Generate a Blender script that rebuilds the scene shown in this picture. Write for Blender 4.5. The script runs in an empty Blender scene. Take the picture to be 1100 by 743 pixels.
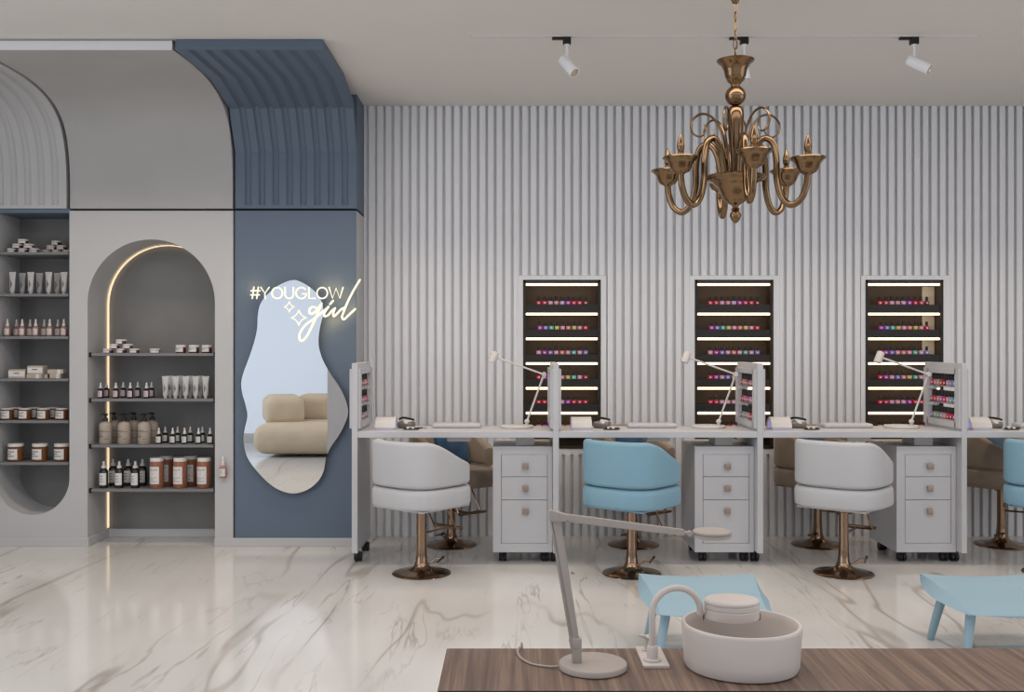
import bpy, bmesh, math, random
from mathutils import Vector, Matrix
random.seed(7)
PI = math.pi
F = 35.0 / 36.0 * 1100      # focal length in pixels of the photograph
H = 1.227                   # eye height

def X(px, D): return (px - 550.0) / F * D
def Z(py, D): return H - (py - 371.5) / F * D

# ---------------------------------------------------------------- camera, light, exposure
sc = bpy.context.scene
COL = sc.collection
cam_d = bpy.data.cameras.new('camera'); cam = bpy.data.objects.new('camera', cam_d); COL.objects.link(cam)
cam.location = (0, 0, H); cam.rotation_euler = (PI / 2, 0, 0)
cam_d.lens = 35; cam_d.sensor_width = 36; cam_d.clip_start = .05
sc.camera = cam
sc.view_settings.view_transform = 'Standard'
sc.view_settings.look = 'None'
sc.view_settings.exposure = -0.14
sc.view_settings.gamma = 1.0
sc.view_settings.use_curve_mapping = False
world = bpy.data.worlds.new('world'); sc.world = world; world.use_nodes = True
world.node_tree.nodes['Background'].inputs[0].default_value = (.72, .82, 1, 1)
world.node_tree.nodes['Background'].inputs[1].default_value = .6

def area(name, loc, rot, sx, sy, power, color):
    l = bpy.data.lights.new(name, 'AREA'); l.shape = 'RECTANGLE'; l.size = sx; l.size_y = sy
    l.energy = power; l.color = color
    o = bpy.data.objects.new(name, l); o.location = loc; o.rotation_euler = rot; COL.objects.link(o)
    return o
CEIL_Z = 2.774
area('ceiling_panel_light', (.2, 1.9, CEIL_Z - .03), (0, 0, 0), 7.0, 1.6, 64, (1, .95, .91))
area('ceiling_panel_light', (.2, 3.75, CEIL_Z - .02), (0, 0, 0), 6.0, .5, 44, (1, .93, .87))
area('added_side_daylight', (-4.3, 2.0, 1.5), (0, -PI / 2, 0), 2.2, 3.8, 50, (.82, .91, 1))  # cool area light added at the left wall, no window built there
area('added_side_daylight', (5.1, 2.0, 1.5), (0, PI / 2, 0), 2.2, 3.8, 32, (.88, .94, 1))  # its weaker counterpart, added before the solid right wall
wl = area('added_warm_strip', (.6, 5.42, 2.66), (0, 0, 0), 7.2, .06, 25, (1, .85, .68)); wl.data.spread = math.radians(110)  # unseen strip light added to warm the floor before the desks, no fitting

# ---------------------------------------------------------------- materials
def lin(c):
    if isinstance(c, str):
        c = [int(c[i:i + 2], 16) / 255 for i in (0, 2, 4)]
    return tuple(v / 12.92 if v <= .04045 else ((v + .055) / 1.055) ** 2.4 for v in c) + (1,)
MATS = {}
def mat(name, col, rough=.5, metal=0, emit=None, strength=0, bump=0, bscale=60, noise=0, nscale=6, coat=0, trans=0, ior=1.45, sheen=0, spec=None):
    if name in MATS: return MATS[name]
    m = bpy.data.materials.new(name); m.use_nodes = True; MATS[name] = m
    nt = m.node_tree; b = nt.nodes['Principled BSDF']
    b.inputs['Base Color'].default_value = lin(col); b.inputs['Roughness'].default_value = rough
    b.inputs['Metallic'].default_value = metal; b.inputs['IOR'].default_value = ior
    b.inputs['Coat Weight'].default_value = coat; b.inputs['Transmission Weight'].default_value = trans
    b.inputs['Sheen Weight'].default_value = sheen
    if spec is not None: b.inputs['Specular IOR Level'].default_value = spec
    if emit:
        b.inputs['Emission Color'].default_value = lin(emit); b.inputs['Emission Strength'].default_value = strength
    tc = nt.nodes.new('ShaderNodeTexCoord')
    if noise:
        n = nt.nodes.new('ShaderNodeTexNoise'); n.inputs['Scale'].default_value = nscale; n.inputs['Detail'].default_value = 5
        nt.links.new(tc.outputs['Object'], n.inputs['Vector'])
        r = nt.nodes.new('ShaderNodeMapRange'); r.inputs[1].default_value = .3; r.inputs[2].default_value = .7
        r.inputs[3].default_value = 1 - noise; r.inputs[4].default_value = 1 + noise
        nt.links.new(n.outputs['Fac'], r.inputs[0])
        mx = nt.nodes.new('ShaderNodeMix'); mx.data_type = 'RGBA'; mx.blend_type = 'MULTIPLY'; mx.inputs[0].default_value = 1
        mx.inputs[6].default_value = lin(col); nt.links.new(r.outputs[0], mx.inputs[7]); nt.links.new(mx.outputs[2], b.inputs['Base Color'])
    if bump:
        n2 = nt.nodes.new('ShaderNodeTexNoise'); n2.inputs['Scale'].default_value = bscale; n2.inputs['Detail'].default_value = 3
        nt.links.new(tc.outputs['Object'], n2.inputs['Vector'])
        bp = nt.nodes.new('ShaderNodeBump'); bp.inputs['Strength'].default_value = bump; bp.inputs['Distance'].default_value = .003
        nt.links.new(n2.outputs['Fac'], bp.inputs['Height']); nt.links.new(bp.outputs[0], b.inputs['Normal'])
    return m

def marble():
    m = bpy.data.materials.new('polished_marble'); m.use_nodes = True; nt = m.node_tree; L = nt.links.new
    b = nt.nodes['Principled BSDF']; b.inputs['Roughness'].default_value = .11; b.inputs['Specular IOR Level'].default_value = .5
    tc = nt.nodes.new('ShaderNodeTexCoord')
    def veins(rot, sc_, seed, width, warp, nsc, dist=.9, detail=4):
        mp = nt.nodes.new('ShaderNodeMapping'); mp.inputs['Rotation'].default_value = (0, 0, rot)
        mp.inputs['Scale'].default_value = sc_; mp.inputs['Location'].default_value = (seed, seed * 1.7, 0)
        L(tc.outputs['Object'], mp.inputs['Vector'])
        n = nt.nodes.new('ShaderNodeTexNoise'); n.inputs['Scale'].default_value = nsc; n.inputs['Detail'].default_value = detail
        n.inputs['Roughness'].default_value = .58; n.inputs['Distortion'].default_value = dist
        L(mp.outputs[0], n.inputs['Vector'])
        s = nt.nodes.new('ShaderNodeMath'); s.operation = 'SUBTRACT'; s.inputs[1].default_value = warp; L(n.outputs['Fac'], s.inputs[0])
        a = nt.nodes.new('ShaderNodeMath'); a.operation = 'ABSOLUTE'; L(s.outputs[0], a.inputs[0])
        r = nt.nodes.new('ShaderNodeMapRange'); r.interpolation_type = 'SMOOTHSTEP'; r.inputs[1].default_value = 0; r.inputs[2].default_value = width
        r.inputs[3].default_value = 1; r.inputs[4].default_value = 0; L(a.outputs[0], r.inputs[0])
        return r.outputs[0]
    def patch(scale, lo, hi):
        n = nt.nodes.new('ShaderNodeTexNoise'); n.inputs['Scale'].default_value = scale; n.inputs['Detail'].default_value = 3
        L(tc.outputs['Object'], n.inputs['Vector'])
        r = nt.nodes.new('ShaderNodeMapRange'); r.inputs[1].default_value = lo; r.inputs[2].default_value = hi; L(n.outputs['Fac'], r.inputs[0])
        return r.outputs[0]
    def mul(a, b_):
        n = nt.nodes.new('ShaderNodeMath'); n.operation = 'MULTIPLY'; n.use_clamp = True
        L(a, n.inputs[0])
        if isinstance(b_, float): n.inputs[1].default_value = b_
        else: L(b_, n.inputs[1])
        return n.outputs[0]
    def mix(fac, c1, c2):
        n = nt.nodes.new('ShaderNodeMix'); n.data_type = 'RGBA'; L(fac, n.inputs[0])
        if isinstance(c1, tuple): n.inputs[6].default_value = c1
        else: L(c1, n.inputs[6])
        n.inputs[7].default_value = c2
        return n.outputs[2]
    R = math.radians(-25)
    big = veins(-R + .12, (.55, .085, 1), 4.6, .008, .5, 1.3, .3, 4)
    fine = veins(-R + .2, (.9, .11, 1), 9.4, .008, .47, 2.2, .25, 5)
    fine2 = veins(-R + .25, (.9, .13, 1), 5.7, .010, .53, 4.2, .25, 5)
    cloud = veins(-R + .12, (.55, .085, 1), 4.6, .05, .5, 1.3, .3, 4)
    c = mix(mul(patch(1.1, .35, .75), .8), lin('D8D6D4'), lin('C9C7C5'))
    c = mix(mul(cloud, .2), c, lin('B7AFA8'))
    c = mix(mul(mul(fine2, patch(2.2, .45, .62)), .30), c, lin('9B9089'))
    c = mix(mul(mul(fine, patch(1.6, .42, .62)), .50), c, lin('8C8278'))
    c = mix(mul(mul(big, patch(.9, .38, .58)), .6), c, lin('8A7D70'))
    L(c, b.inputs['Base Color'])
    return m

def wood():
    m = bpy.data.materials.new('walnut_wood'); m.use_nodes = True; nt = m.node_tree; L = nt.links.new
    b = nt.nodes['Principled BSDF']; b.inputs['Roughness'].default_value = .42
    tc = nt.nodes.new('ShaderNodeTexCoord')
    mp = nt.nodes.new('ShaderNodeMapping'); mp.inputs['Scale'].default_value = (40, 1.1, 8); L(tc.outputs['Object'], mp.inputs['Vector'])
    n = nt.nodes.new('ShaderNodeTexNoise'); n.inputs['Scale'].default_value = 1.4; n.inputs['Detail'].default_value = 6; n.inputs['Distortion'].default_value = .5
    L(mp.outputs[0], n.inputs['Vector'])
    mp2 = nt.nodes.new('ShaderNodeMapping'); mp2.inputs['Scale'].default_value = (190, 3, 8); L(tc.outputs['Object'], mp2.inputs['Vector'])
    n2 = nt.nodes.new('ShaderNodeTexNoise'); n2.inputs['Scale'].default_value = 1.6; n2.inputs['Detail'].default_value = 3; L(mp2.outputs[0], n2.inputs['Vector'])
    ad = nt.nodes.new('ShaderNodeMath'); ad.operation = 'MULTIPLY_ADD'; ad.inputs[1].default_value = .35; L(n2.outputs['Fac'], ad.inputs[0]); L(n.outputs['Fac'], ad.inputs[2])
    cr = nt.nodes.new('ShaderNodeValToRGB'); e = cr.color_ramp.elements
    e[0].position = .40; e[0].color = lin('4A3B33'); e[1].position = .88; e[1].color = lin('87705F')
    x = cr.color_ramp.elements.new(.66); x.color = lin('6A564A')
    L(ad.outputs[0], cr.inputs[0]); L(cr.outputs[0], b.inputs['Base Color'])
    return m

M = dict(
    ceiling=mat('ceiling_paint', 'DEDAD6', .85),
    wall=mat('slat_wall_paint', 'E2E3E7', .55),
    grey=mat('grey_cabinet_paint', 'BCBCBE', .6),
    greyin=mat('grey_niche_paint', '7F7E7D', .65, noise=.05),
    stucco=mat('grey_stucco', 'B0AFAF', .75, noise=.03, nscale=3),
    blue=mat('slate_blue_paint', '5E6D7F', .55),
    gap=mat('black_clamp_gap_shade', '101010', .9),
    shelf=mat('shelf_grey', '77777A', .5),
    white=mat('white_lacquer', 'C4C4C8', .4),
    whitew=mat('warm_white_plastic', 'CFCBC8', .4),
    greige=mat('greige_plastic', 'A39A93', .42),
    dark=mat('dark_niche_laminate', '24211F', .5),
    case=mat('brown_black_laminate', '4A3A2C', .55),
    black=mat('black_plastic', '151515', .4),
    bronze=mat('polished_bronze', '947B66', .15, 1),
    bronzed=mat('antique_bronze', '82694F', .14, 1),
    knob=mat('copper_knob', 'A89488', .35, 1),
    whitelea=mat('white_leather', 'BCBCC0', .48, bump=.05, bscale=200),
    bluelea=mat('light_blue_leather', '7FA6BA', .5, bump=.05, bscale=200),
    bluestool=mat('light_blue_matte_shell', '92AEBC', .45, bump=.04, bscale=300),
    velvet=mat('taupe_velvet', '978674', .8, noise=.12, nscale=12, sheen=.35),
    navy=mat('blue_cushion_fabric', '22486A', .8, noise=.55, nscale=9, sheen=.3),
    boucle=mat('beige_boucle', 'C3B39D', .9, noise=.05, nscale=9),
    ceramic=mat('matte_ceramic', 'C9C0BA', .38),
    warmled=mat('warm_led', 'FFE2AE', .5, emit='FFE6C0', strength=1.05),
    barled=mat('warm_bar_led', 'FFE9C8', .5, emit='FFE0AE', strength=3.6),
    neon=mat('neon_tube', '7A7264', .4, emit='FFF6E0', strength=1.12),
    mirror=mat('mirror_silver', 'F2F4F6', .01, 1),
    mirrorback=mat('mirror_backing', '1B1D20', .6),
    glassb=mat('clear_acrylic', 'F2F2F2', .08, trans=.9, ior=1.3),
    paper=mat('paper_label', 'D8D5D3', .7),
    ink=mat('label_ink', '3B3838', .8),
    pinklabel=mat('pink_label', 'D3BFC6', .7),
    lidwhite=mat('white_lid', 'D6D2CF', .45),
    redglass=mat('dark_red_glass', '5B2520', .2),
    amber=mat('amber_glass', '6E4426', .2),
    darkglass=mat('dark_bottle_glass', '1E1F1D', .15),
    greenglass=mat('dark_green_glass', '23281A', .15),
    pinkglass=mat('rose_pink_glass', 'B37C74', .25),
    salt=mat('orange_bath_salt', '96634C', .35, noise=.3, nscale=90),
    tubegrey=mat('silver_tube', 'BDBCBB', .4),
    tubedark=mat('shadow_grey_tube', '8A8886', .45),
    beigebottle=mat('beige_bottle', 'A99C90', .4),
    kraft=mat('kraft_soap_box', 'B7A99C', .75, noise=.06, nscale=60),
    uv=mat('violet_led_liner', 'C9C4E6', .3, emit='C4C0F0', strength=.28),
    cream=mat('cream_back_panel', 'D9CDB9', .6),
    edge=mat('edge_shade_strip', '1E1210', .5),
    window=mat('sheer_daylit_blind', '9AA3AE', .9, emit='DBE2EE', strength=.62),
    creamw=mat('cream_curtain', 'D9D3CB', .9),
    lens=mat('spot_lens', 'D8CDBE', .2, metal=.6),
    greytool=mat('grey_metallic_plastic', '7D7670', .35, metal=.4),
    spotwhite=mat('white_spot_enamel', 'EBEDF2', .4),
    marble=marble(), wood=wood(),
)
POL = dict(crimson='C5284C', red='B01F38', maroon='7E1F2B', rose='C98088', mauve='C58FB2', pink='D58DA8', magenta='B83BB0',
           periwinkle='8078C8', teal='5FAE9D', gold='BBA962', salmon='CC7F77', lilac='B59BC8')
for k, v in POL.items(): M['pol_' + k] = mat('polish_' + k, v, .18)

# ---------------------------------------------------------------- mesh helpers
def box(bm, x0, x1, y0, y1, z0, z1, bev=0, seg=2, mi=0, rot=None, piv=None):
    r = bmesh.ops.create_cube(bm, size=1)
    vs = r['verts']
    for v in vs:
        v.co = Vector(((x0 + x1) / 2 + v.co.x * (x1 - x0), (y0 + y1) / 2 + v.co.y * (y1 - y0), (z0 + z1) / 2 + v.co.z * (z1 - z0)))
    fs = set(f for v in vs for f in v.link_faces)
    if bev:
        es = list(set(e for v in vs for e in v.link_edges))
        rr = bmesh.ops.bevel(bm, geom=es, offset=bev, segments=seg, affect='EDGES', profile=.5)
        fs = set(rr['faces']) | set(f for f in fs if f.is_valid)
        vs = list(set(v for f in fs for v in f.verts))
    for f in fs: f.material_index = mi
    if rot is not None:
        bmesh.ops.transform(bm, matrix=Matrix.Translation(piv) @ rot @ Matrix.Translation(-Vector(piv)), verts=vs)
    return vs

def lathe(bm, prof, c=(0, 0, 0), seg=24, sx=1, sy=1, mi=0, axis=None, rot=0, cap=True, a0=0, a1=2 * PI):
    """prof = [(r, z)...] turned round z; axis = a Vector direction to lay it along"""
    full = abs(a1 - a0 - 2 * PI) < 1e-6
    n = seg if full else seg + 1
    rings = []
    Q = Vector((0, 0, 1)).rotation_difference(Vector(axis)).to_matrix() if axis is not None else Matrix.Rotation(rot, 3, 'Z')
    new = []
    for r, z in prof:
        if r < 1e-6:
            v = bm.verts.new(Vector(c) + Q @ Vector((0, 0, z))); rings.append([v]); new.append(v)
        else:
            ring = []
            for i in range(n):
                a = a0 + (a1 - a0) * i / seg
                v = bm.verts.new(Vector(c) + Q @ Vector((r * sx * math.cos(a), r * sy * math.sin(a), z))); ring.append(v); new.append(v)
            rings.append(ring)
    for p, q in zip(rings, rings[1:]):
        m_ = n if full else n - 1
        for i in range(m_):
            j = (i + 1) % n
            if len(p) == 1 and len(q) == 1: continue
            if len(p) == 1: f = bm.faces.new((p[0], q[j], q[i])) if False else bm.faces.new((p[0], q[i], q[j]))
            elif len(q) == 1: f = bm.faces.new((p[i], q[0], p[j]))
            else: f = bm.faces.new((p[i], q[i], q[j], p[j]))
            f.material_index = mi
    if cap and full:
        for rg in (rings[0], rings[-1]):
            if len(rg) > 2:
                f = bm.faces.new(rg); f.material_index = mi
    return new

def tube(bm, pts, r, seg=10, closed=False, mi=0, cap=True, flat=None):
    pts = [Vector(p) for p in pts]
    n = len(pts)
    if not isinstance(r, (list, tuple)): r = [r] * n
    T = []
    for i in range(n):
        if closed: t = pts[(i + 1) % n] - pts[i - 1]
        else: t = pts[min(i + 1, n - 1)] - pts[max(i - 1, 0)]
        T.append(t.normalized())
    up = Vector((0, 0, 1)) if abs(T[0].z) < .9 else Vector((0, 1, 0))
    nrm = T[0].cross(up).normalized()
    rings = []
    for i in range(n):
        if i:
            q = T[i - 1].rotation_difference(T[i]); nrm = (q @ nrm).normalized()
        b = T[i].cross(nrm).normalized()
        rings.append([bm.verts.new(pts[i] + (nrm * math.cos(2 * PI * k / seg) + b * math.sin(2 * PI * k / seg)) * r[i]) for k in range(seg)])
    rng = range(n) if closed else range(n - 1)
    for i in rng:
        p, q = rings[i], rings[(i + 1) % n]
        for k in range(seg):
            f = bm.faces.new((p[k], p[(k + 1) % seg], q[(k + 1) % seg], q[k])); f.material_index = mi
    if cap and not closed:
        f = bm.faces.new(rings[0][::-1]); f.material_index = mi
        f = bm.faces.new(rings[-1]); f.material_index = mi

def catmull(pts, n=8, closed=False):
    pts = [Vector(p) for p in pts]; out = []
    m_ = len(pts)
    for i in range(m_ if closed else m_ - 1):
        if closed: p0, p1, p2, p3 = pts[i - 1], pts[i], pts[(i + 1) % m_], pts[(i + 2) % m_]
        else: p0, p1, p2, p3 = pts[max(i - 1, 0)], pts[i], pts[i + 1], pts[min(i + 2, m_ - 1)]
        for k in range(n):
            t = k / n
            out.append(.5 * ((2 * p1) + (p2 - p0) * t + (2 * p0 - 5 * p1 + 4 * p2 - p3) * t * t + (3 * p1 - p0 - 3 * p2 + p3) * t ** 3))
    if not closed: out.append(pts[-1])
    return out

def prism(bm, poly, y0, y1, mi=0, axis='y'):
    """extrude a 2-D outline (list of (a, b)) : axis y -> (x, z), axis x -> (y, z), axis z -> (x, y)"""
    def P(a, b, t):
        return (a, t, b) if axis == 'y' else ((t, a, b) if axis == 'x' else (a, b, t))
    A = [bm.verts.new(P(a, b, y0)) for a, b in poly]; B = [bm.verts.new(P(a, b, y1)) for a, b in poly]
    fs = [bm.faces.new(A), bm.faces.new(B[::-1])]
    n = len(poly)
    for i in range(n):
        fs.append(bm.faces.new((A[i], B[i], B[(i + 1) % n], A[(i + 1) % n])))
    for f in fs: f.material_index = mi
    return A + B

def new(): return bmesh.new()

def obj(name, bm, mats, parent=None, smooth=40, subsurf=0):
    bmesh.ops.recalc_face_normals(bm, faces=bm.faces[:])
    me = bpy.data.meshes.new(name); bm.to_mesh(me); bm.free()
    for m in (mats if isinstance(mats, (list, tuple)) else [mats]): me.materials.append(M[m] if isinstance(m, str) else m)
    if smooth:
        me.shade_smooth(); me.set_sharp_from_angle(angle=math.radians(smooth))
    o = bpy.data.objects.new(name, me); COL.objects.link(o)
    if parent is not None: o.parent = parent
    if subsurf:
        s = o.modifiers.new('subsurf', 'SUBSURF'); s.levels = subsurf; s.render_levels = subsurf
    return o

def thing(name, label, cat, loc=(0, 0, 0), rotz=0, group=None):
    o = bpy.data.objects.new(name, None); o.empty_display_size = .05; COL.objects.link(o)
    o.location = loc; o.rotation_euler = (0, 0, rotz); o['label'] = label; o['category'] = cat
    if group: o['group'] = group
    return o
def tag(o, label, cat, group=None):
    o['label'] = label; o['category'] = cat
    if group: o['group'] = group
    return o
def struct(name, bm, m, smooth=30):
    o = obj(name, bm, m, smooth=smooth); o['kind'] = 'structure'; return o
def dup(root, loc, rotz=0, label=None, group=None):
    def cp(o, par):
        c = o.copy(); COL.objects.link(c)
        if par is not None: c.parent = par
        for ch in kids.get(o.name, []): cp(ch, c)
        return c
    kids = {}
    def walk(o):
        kids[o.name] = list(o.children)
        for ch in o.children: walk(ch)
    walk(root)
    r = cp(root, None); r.location = loc; r.rotation_euler = (0, 0, rotz)
    if label: r['label'] = label
    if group: r['group'] = group
    return r
class Kind:
    """first placing moves the prototype itself, later ones copy it"""
    def __init__(s, make): s.make = make; s.p = None
    def put(s, loc, rotz, label, group=None):
        if s.p is None:
            s.p = s.make(); s.p.location = loc; s.p.rotation_euler = (0, 0, rotz); s.p['label'] = label
            if group: s.p['group'] = group
            return s.p
        return dup(s.p, loc, rotz, label, group)
ORD = ['first', 'second', 'third', 'fourth', 'fifth', 'sixth', 'seventh', 'eighth', 'ninth']

# ---------------------------------------------------------------- room shell
YW = 6.414      # face of the slats
YP = 6.105      # face of the grey display wall
b = new(); box(b, -4.4, 5.2, -.6, 6.8, -.05, 0); struct('floor', b, 'marble', 0)
b = new(); box(b, -4.4, 5.2, -.6, 6.8, CEIL_Z, CEIL_Z + .05); struct('ceiling', b, 'ceiling', 0)
b = new(); box(b, -4.45, -4.35, -.6, 6.8, 0, CEIL_Z); struct('wall_left', b, 'creamw', 0)
b = new(); box(b, 5.15, 5.25, -.6, 6.8, 0, CEIL_Z); struct('wall_right', b, 'creamw', 0)
b = new()
for x0, x1, z0, z1 in ((-4.4, 5.2, 0, .12), (-4.4, 5.2, 2.68, CEIL_Z), (-4.4, -4.1, .12, 2.68), (4.9, 5.2, .12, 2.68)):
    box(b, x0, x1, -.6, -.45, z0, z1)
struct('wall_front', b, 'grey', 0)
b = new(); box(b, -4.1, 4.9, -.55, -.53, .12, 2.68)
for x, w_ in ((-4.1, .05), (-2.33, .06), (-.1, .05), (2.2, .05), (4.86, .05)): box(b, x, x + w_, -.52, -.46, .12, 2.68, mi=1)
for i in range(7): box(b, -2.15 + .05 * i, -2.105 + .05 * i, -.5 + .02 * (i % 2), -.46 + .02 * (i % 2), .12, 2.68, .008, 2, mi=1)
w = struct('window_1', b, ['window', 'creamw'], 0)
b = new(); box(b, -1.85, -1.35, 1.9, 2.15, 0, CEIL_Z, .005); struct('wall_column', b, 'grey', 0)

# slatted back wall with the openings of the three display niches
niches = []
for a, c, e, g in ((556.1, 562.0, 645.3, 651.4), (740.6, 746.6, 830.8, 837.8), (925.2, 930.0, 1013.4, 1021.6)):
    niches.append((X(a, YW), X(c, YW), X(e, YW), X(g, YW)))
NZT, NZDT, NZDB, NZB = Z(295.8, YW), Z(300.5, YW), Z(481.7, YW), Z(487.8, YW)
b = new()
yb = YW + .03
xs = [-.98] + [v for n in niches for v in (n[1], n[2])] + [5.15]
for i in range(0, len(xs), 2): box(b, xs[i], xs[i + 1], yb, yb + .02, 0, CEIL_Z)
for n in niches:
    box(b, n[1], n[2], yb, yb + .02, 0, NZDB); box(b, n[1], n[2], yb, yb + .02, NZDT, CEIL_Z)
pitch = 9.165 / F * YW
x = X(441.8, YW) - pitch * 9
k = 0
while x < 4.2:
    def slat(xa, xb, y0, z0, z1):
        if xb - xa > .001: box(b, xa, xb, y0, yb + .001, z0, z1, .0012 if xb - xa > .01 else 0, 1)
    w1 = pitch * .625
    segs = [(x, x + w1, YW), (x + w1, x + w1 + .0062, YW + (.014 if k % 3 else .020))]
    for xa, xb, y0 in segs:
        xa = max(xa, -.953)
        if xb <= xa: continue
        hit = [n for n in niches if xb > n[0] and xa < n[3]]
        if not hit: slat(xa, xb, y0, 0, CEIL_Z)
        else:
            n = hit[0]
            if xa < n[0]: slat(xa, n[0], y0, 0, CEIL_Z)
            if xb > n[3]: slat(n[3], xb, y0, 0, CEIL_Z)
            slat(max(xa, n[0]), min(xb, n[3]), y0, 0, NZB); slat(max(xa, n[0]), min(xb, n[3]), y0, NZT, CEIL_Z)
    x += pitch; k += 1
struct('wall_back', b, 'wall', 0)
for q, n in enumerate(niches):     # pale reveal round each niche
    b = new()
    y0, y1 = YW + .004, yb + .02
    box(b, n[0], n[1], y0, y1, NZB, NZT); box(b, n[2], n[3], y0, y1, NZB, NZT)
    box(b, n[1], n[2], y0, y1, NZDT, NZT); box(b, n[1], n[2], y0, y1, NZB, NZDB)
    struct('trim_%d' % (q + 1), b, 'wall', 0)

# grey display wall on the left: arched niche B (to the floor) and tall niche A (round foot)
BL, BR = X(94, YP), X(230.9, YP); BC = (BL + BR) / 2; BRAD = (BR - BL) / 2; BSP = Z(257, YP) - BRAD
AL, AR = X(-5, YP), X(74.6, YP); AC = (AL + AR) / 2; ARAD = (AR - AL) / 2; ASP = Z(552.9, YP) + ARAD
ZT = 2.056
XB0, XB1 = -1.697, -.954
poly = [(-4.35, 0), (BL, 0), (BL, BSP)] + [(BC - BRAD * math.cos(PI * i / 40), BSP + BRAD * math.sin(PI * i / 40)) for i in range(1, 40)] + \
       [(BR, BSP), (BR, 0), (XB0 - .013, 0), (XB0 - .013, ZT), (AR, ZT), (AR, ASP)] + \
       [(AC + ARAD * math.cos(PI * i / 40), ASP - ARAD * math.sin(PI * i / 40)) for i in range(1, 40)] + [(AL, ASP), (AL, ZT), (-4.35, ZT)]
b = new(); prism(b, poly, YP, YW); struct('wall_display', b, 'grey', 50)
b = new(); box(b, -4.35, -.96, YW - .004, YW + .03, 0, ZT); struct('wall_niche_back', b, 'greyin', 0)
b = new(); box(b, AL, AR, YP + .01, YW - .01, ZT - .012, ZT + .012); struct('trim_4', b, 'blue', 0)
b = new(); box(b, -4.35, -.96, YP + .045, YW, ZT + .001, ZT + .0135); struct('trim_5', b, 'gap', 0)  # near-black filler, paints the shade inside the horizontal gap
b = new(); box(b, -4.35, -.97, YW - .002, YW + .03, ZT, CEIL_Z); struct('trim_6', b, 'gap', 0)  # near-black sheet behind the coves, darkens the gaps like shade
# skirting
b = new()
for x0, x1 in ((-4.35, BL), (BR, -.945)):
    box(b, x0, x1, YP - .018, YP + .002, 0, .052, .002, 1)
box(b, BL - .002, BL + .014, YP - .018, YW, 0, .052, .002, 1)
box(b, BL, BR, YW - .02, YW, 0, .052, .002, 1)
struct('baseboard_left', b, 'grey', 0)

# blue panel under the blue cove
t = thing('blue_wall_panel', 'flat slate blue wall panel standing behind the wavy mirror', 'wall panel')
b = new(); box(b, XB0 + .002, XB1, YP + .006, YW, 0, ZT); obj('panel_core', b, 'grey', t, 0)
b = new(); box(b, XB0, XB1 - .002, YP - .006, YP + .006, .052, ZT, .001, 1); obj('front_board', b, 'blue', t, 0)

# coves that curve forward to the ceiling
ZC0 = 2.070
def cove(name, label, m, x0, x1, path, grooves, outer, soffit_step=None):
    """path [(y, z)] from the ceiling front down to the foot of the cove; grooves [(xa, xb)]"""
    b = new()
    us = [(x0, 0)]
    for xa, xb in grooves:
        d = .016
        us += [(xa + (xb - xa) * q / 8, d * math.sin(PI * q / 8) ** .6) for q in range(9)]
    us.append((x1, 0))
    P = [Vector((0, y, z)) for y, z in path]
    N = []
    for i in range(len(P)):
        t = (P[min(i + 1, len(P) - 1)] - P[max(i - 1, 0)]).normalized()
        N.append(Vector((0, -t.z, t.y)))
    gz = ZC0 + .022
    rows = []
    for i, p in enumerate(P):
        n = N[i]
        if n.y + n.z < 0: n = -n      # into the body: back and up
        fac = 0 if (p.z <= gz or i == 0) else 1
        rows.append([b.verts.new((u, p.y + n.y * d * fac, p.z + n.z * d * fac)) for u, d in us])
    for r0, r1 in zip(rows, rows[1:]):
        for k in range(len(us) - 1): b.faces.new((r0[k], r0[k + 1], r1[k + 1], r1[k]))
    # fascia, back and sides
    O = [(x, [b.verts.new((x, y, z)) for y, z in outer]) for x in (x0, x1)]
    OL, OR = O[0][1], O[1][1]
    # top row closes onto outer[0]
    b.faces.new([rows[0][k] for k in range(len(us))] + [OR[0], OL[0]])
    for k in range(len(outer) - 1): b.faces.new((OL[k], OR[k], OR[k + 1], OL[k + 1]))
    b.faces.new([rows[-1][k] for k in range(len(us))][::-1] + [OL[-1], OR[-1]])
    b.faces.new([r[0] for r in rows] + OL[::-1]); b.faces.new([r[-1] for r in rows][::-1] + OR)
    t = thing(name, label, 'wall panel')
    obj('curved_panel', b, m, t, 28)
    b = new(); box(b, x0, x1, YP + .018, YW - .003, ZC0, CEIL_Z - .001); obj('back_block', b, m, t, 0)
    return t
YF = 5.02
outer = [(YF, CEIL_Z - .002), (5.62, CEIL_Z - .002), (5.99, 2.704), (YP + .016, 2.49), (YP + .016, ZC0)]
facet = [(YF, 2.72), (YF + .003, 2.7203), (5.602, 2.731), (5.974, 2.652), (YP, 2.417), (YP, ZC0 + .024), (YP, ZC0 + .021), (YP, ZC0)]
smoothp = [(YF, 2.72), (5.25, 2.731), (5.45, 2.732), (5.60, 2.725), (5.76, 2.702), (5.90, 2.655), (6.01, 2.575), (6.07, 2.46), (6.097, 2.33), (YP, 2.2), (YP, ZC0 + .024)]
sp = [(p.x, p.y) for p in catmull([(a, c, 0) for a, c in smoothp], 5)]
sp.insert(1, (YF + .003, 2.7207)); sp = sp + [(YP, ZC0 + .021), (YP, ZC0)]
gr = []
for i in range(8):
    a = X(262.9 + 14.85 * i, YP); gr.append((a, a + 7.4 / F * YP))
cove('ribbed_cove_panel', 'slate blue ribbed panel curving out to the ceiling above the mirror', 'blue', XB0, XB1, facet, gr, outer)
cove('smooth_cove_panel', 'smooth grey panel curving out to the ceiling above the arched niche', 'stucco', AR + .004, XB0 - .016, sp, [], outer)
gw = []
for i in range(12):
    c_ = X(63.0 - 14.75 * i, YP); gw.append((c_ - 7.4 / F * YP, c_))
gw = gw[::-1]
cove('ribbed_cove_panel', 'pale grey ribbed panel curving out to the ceiling at the far left', 'grey', -4.3, AR - .019, sp, gw, outer)
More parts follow.
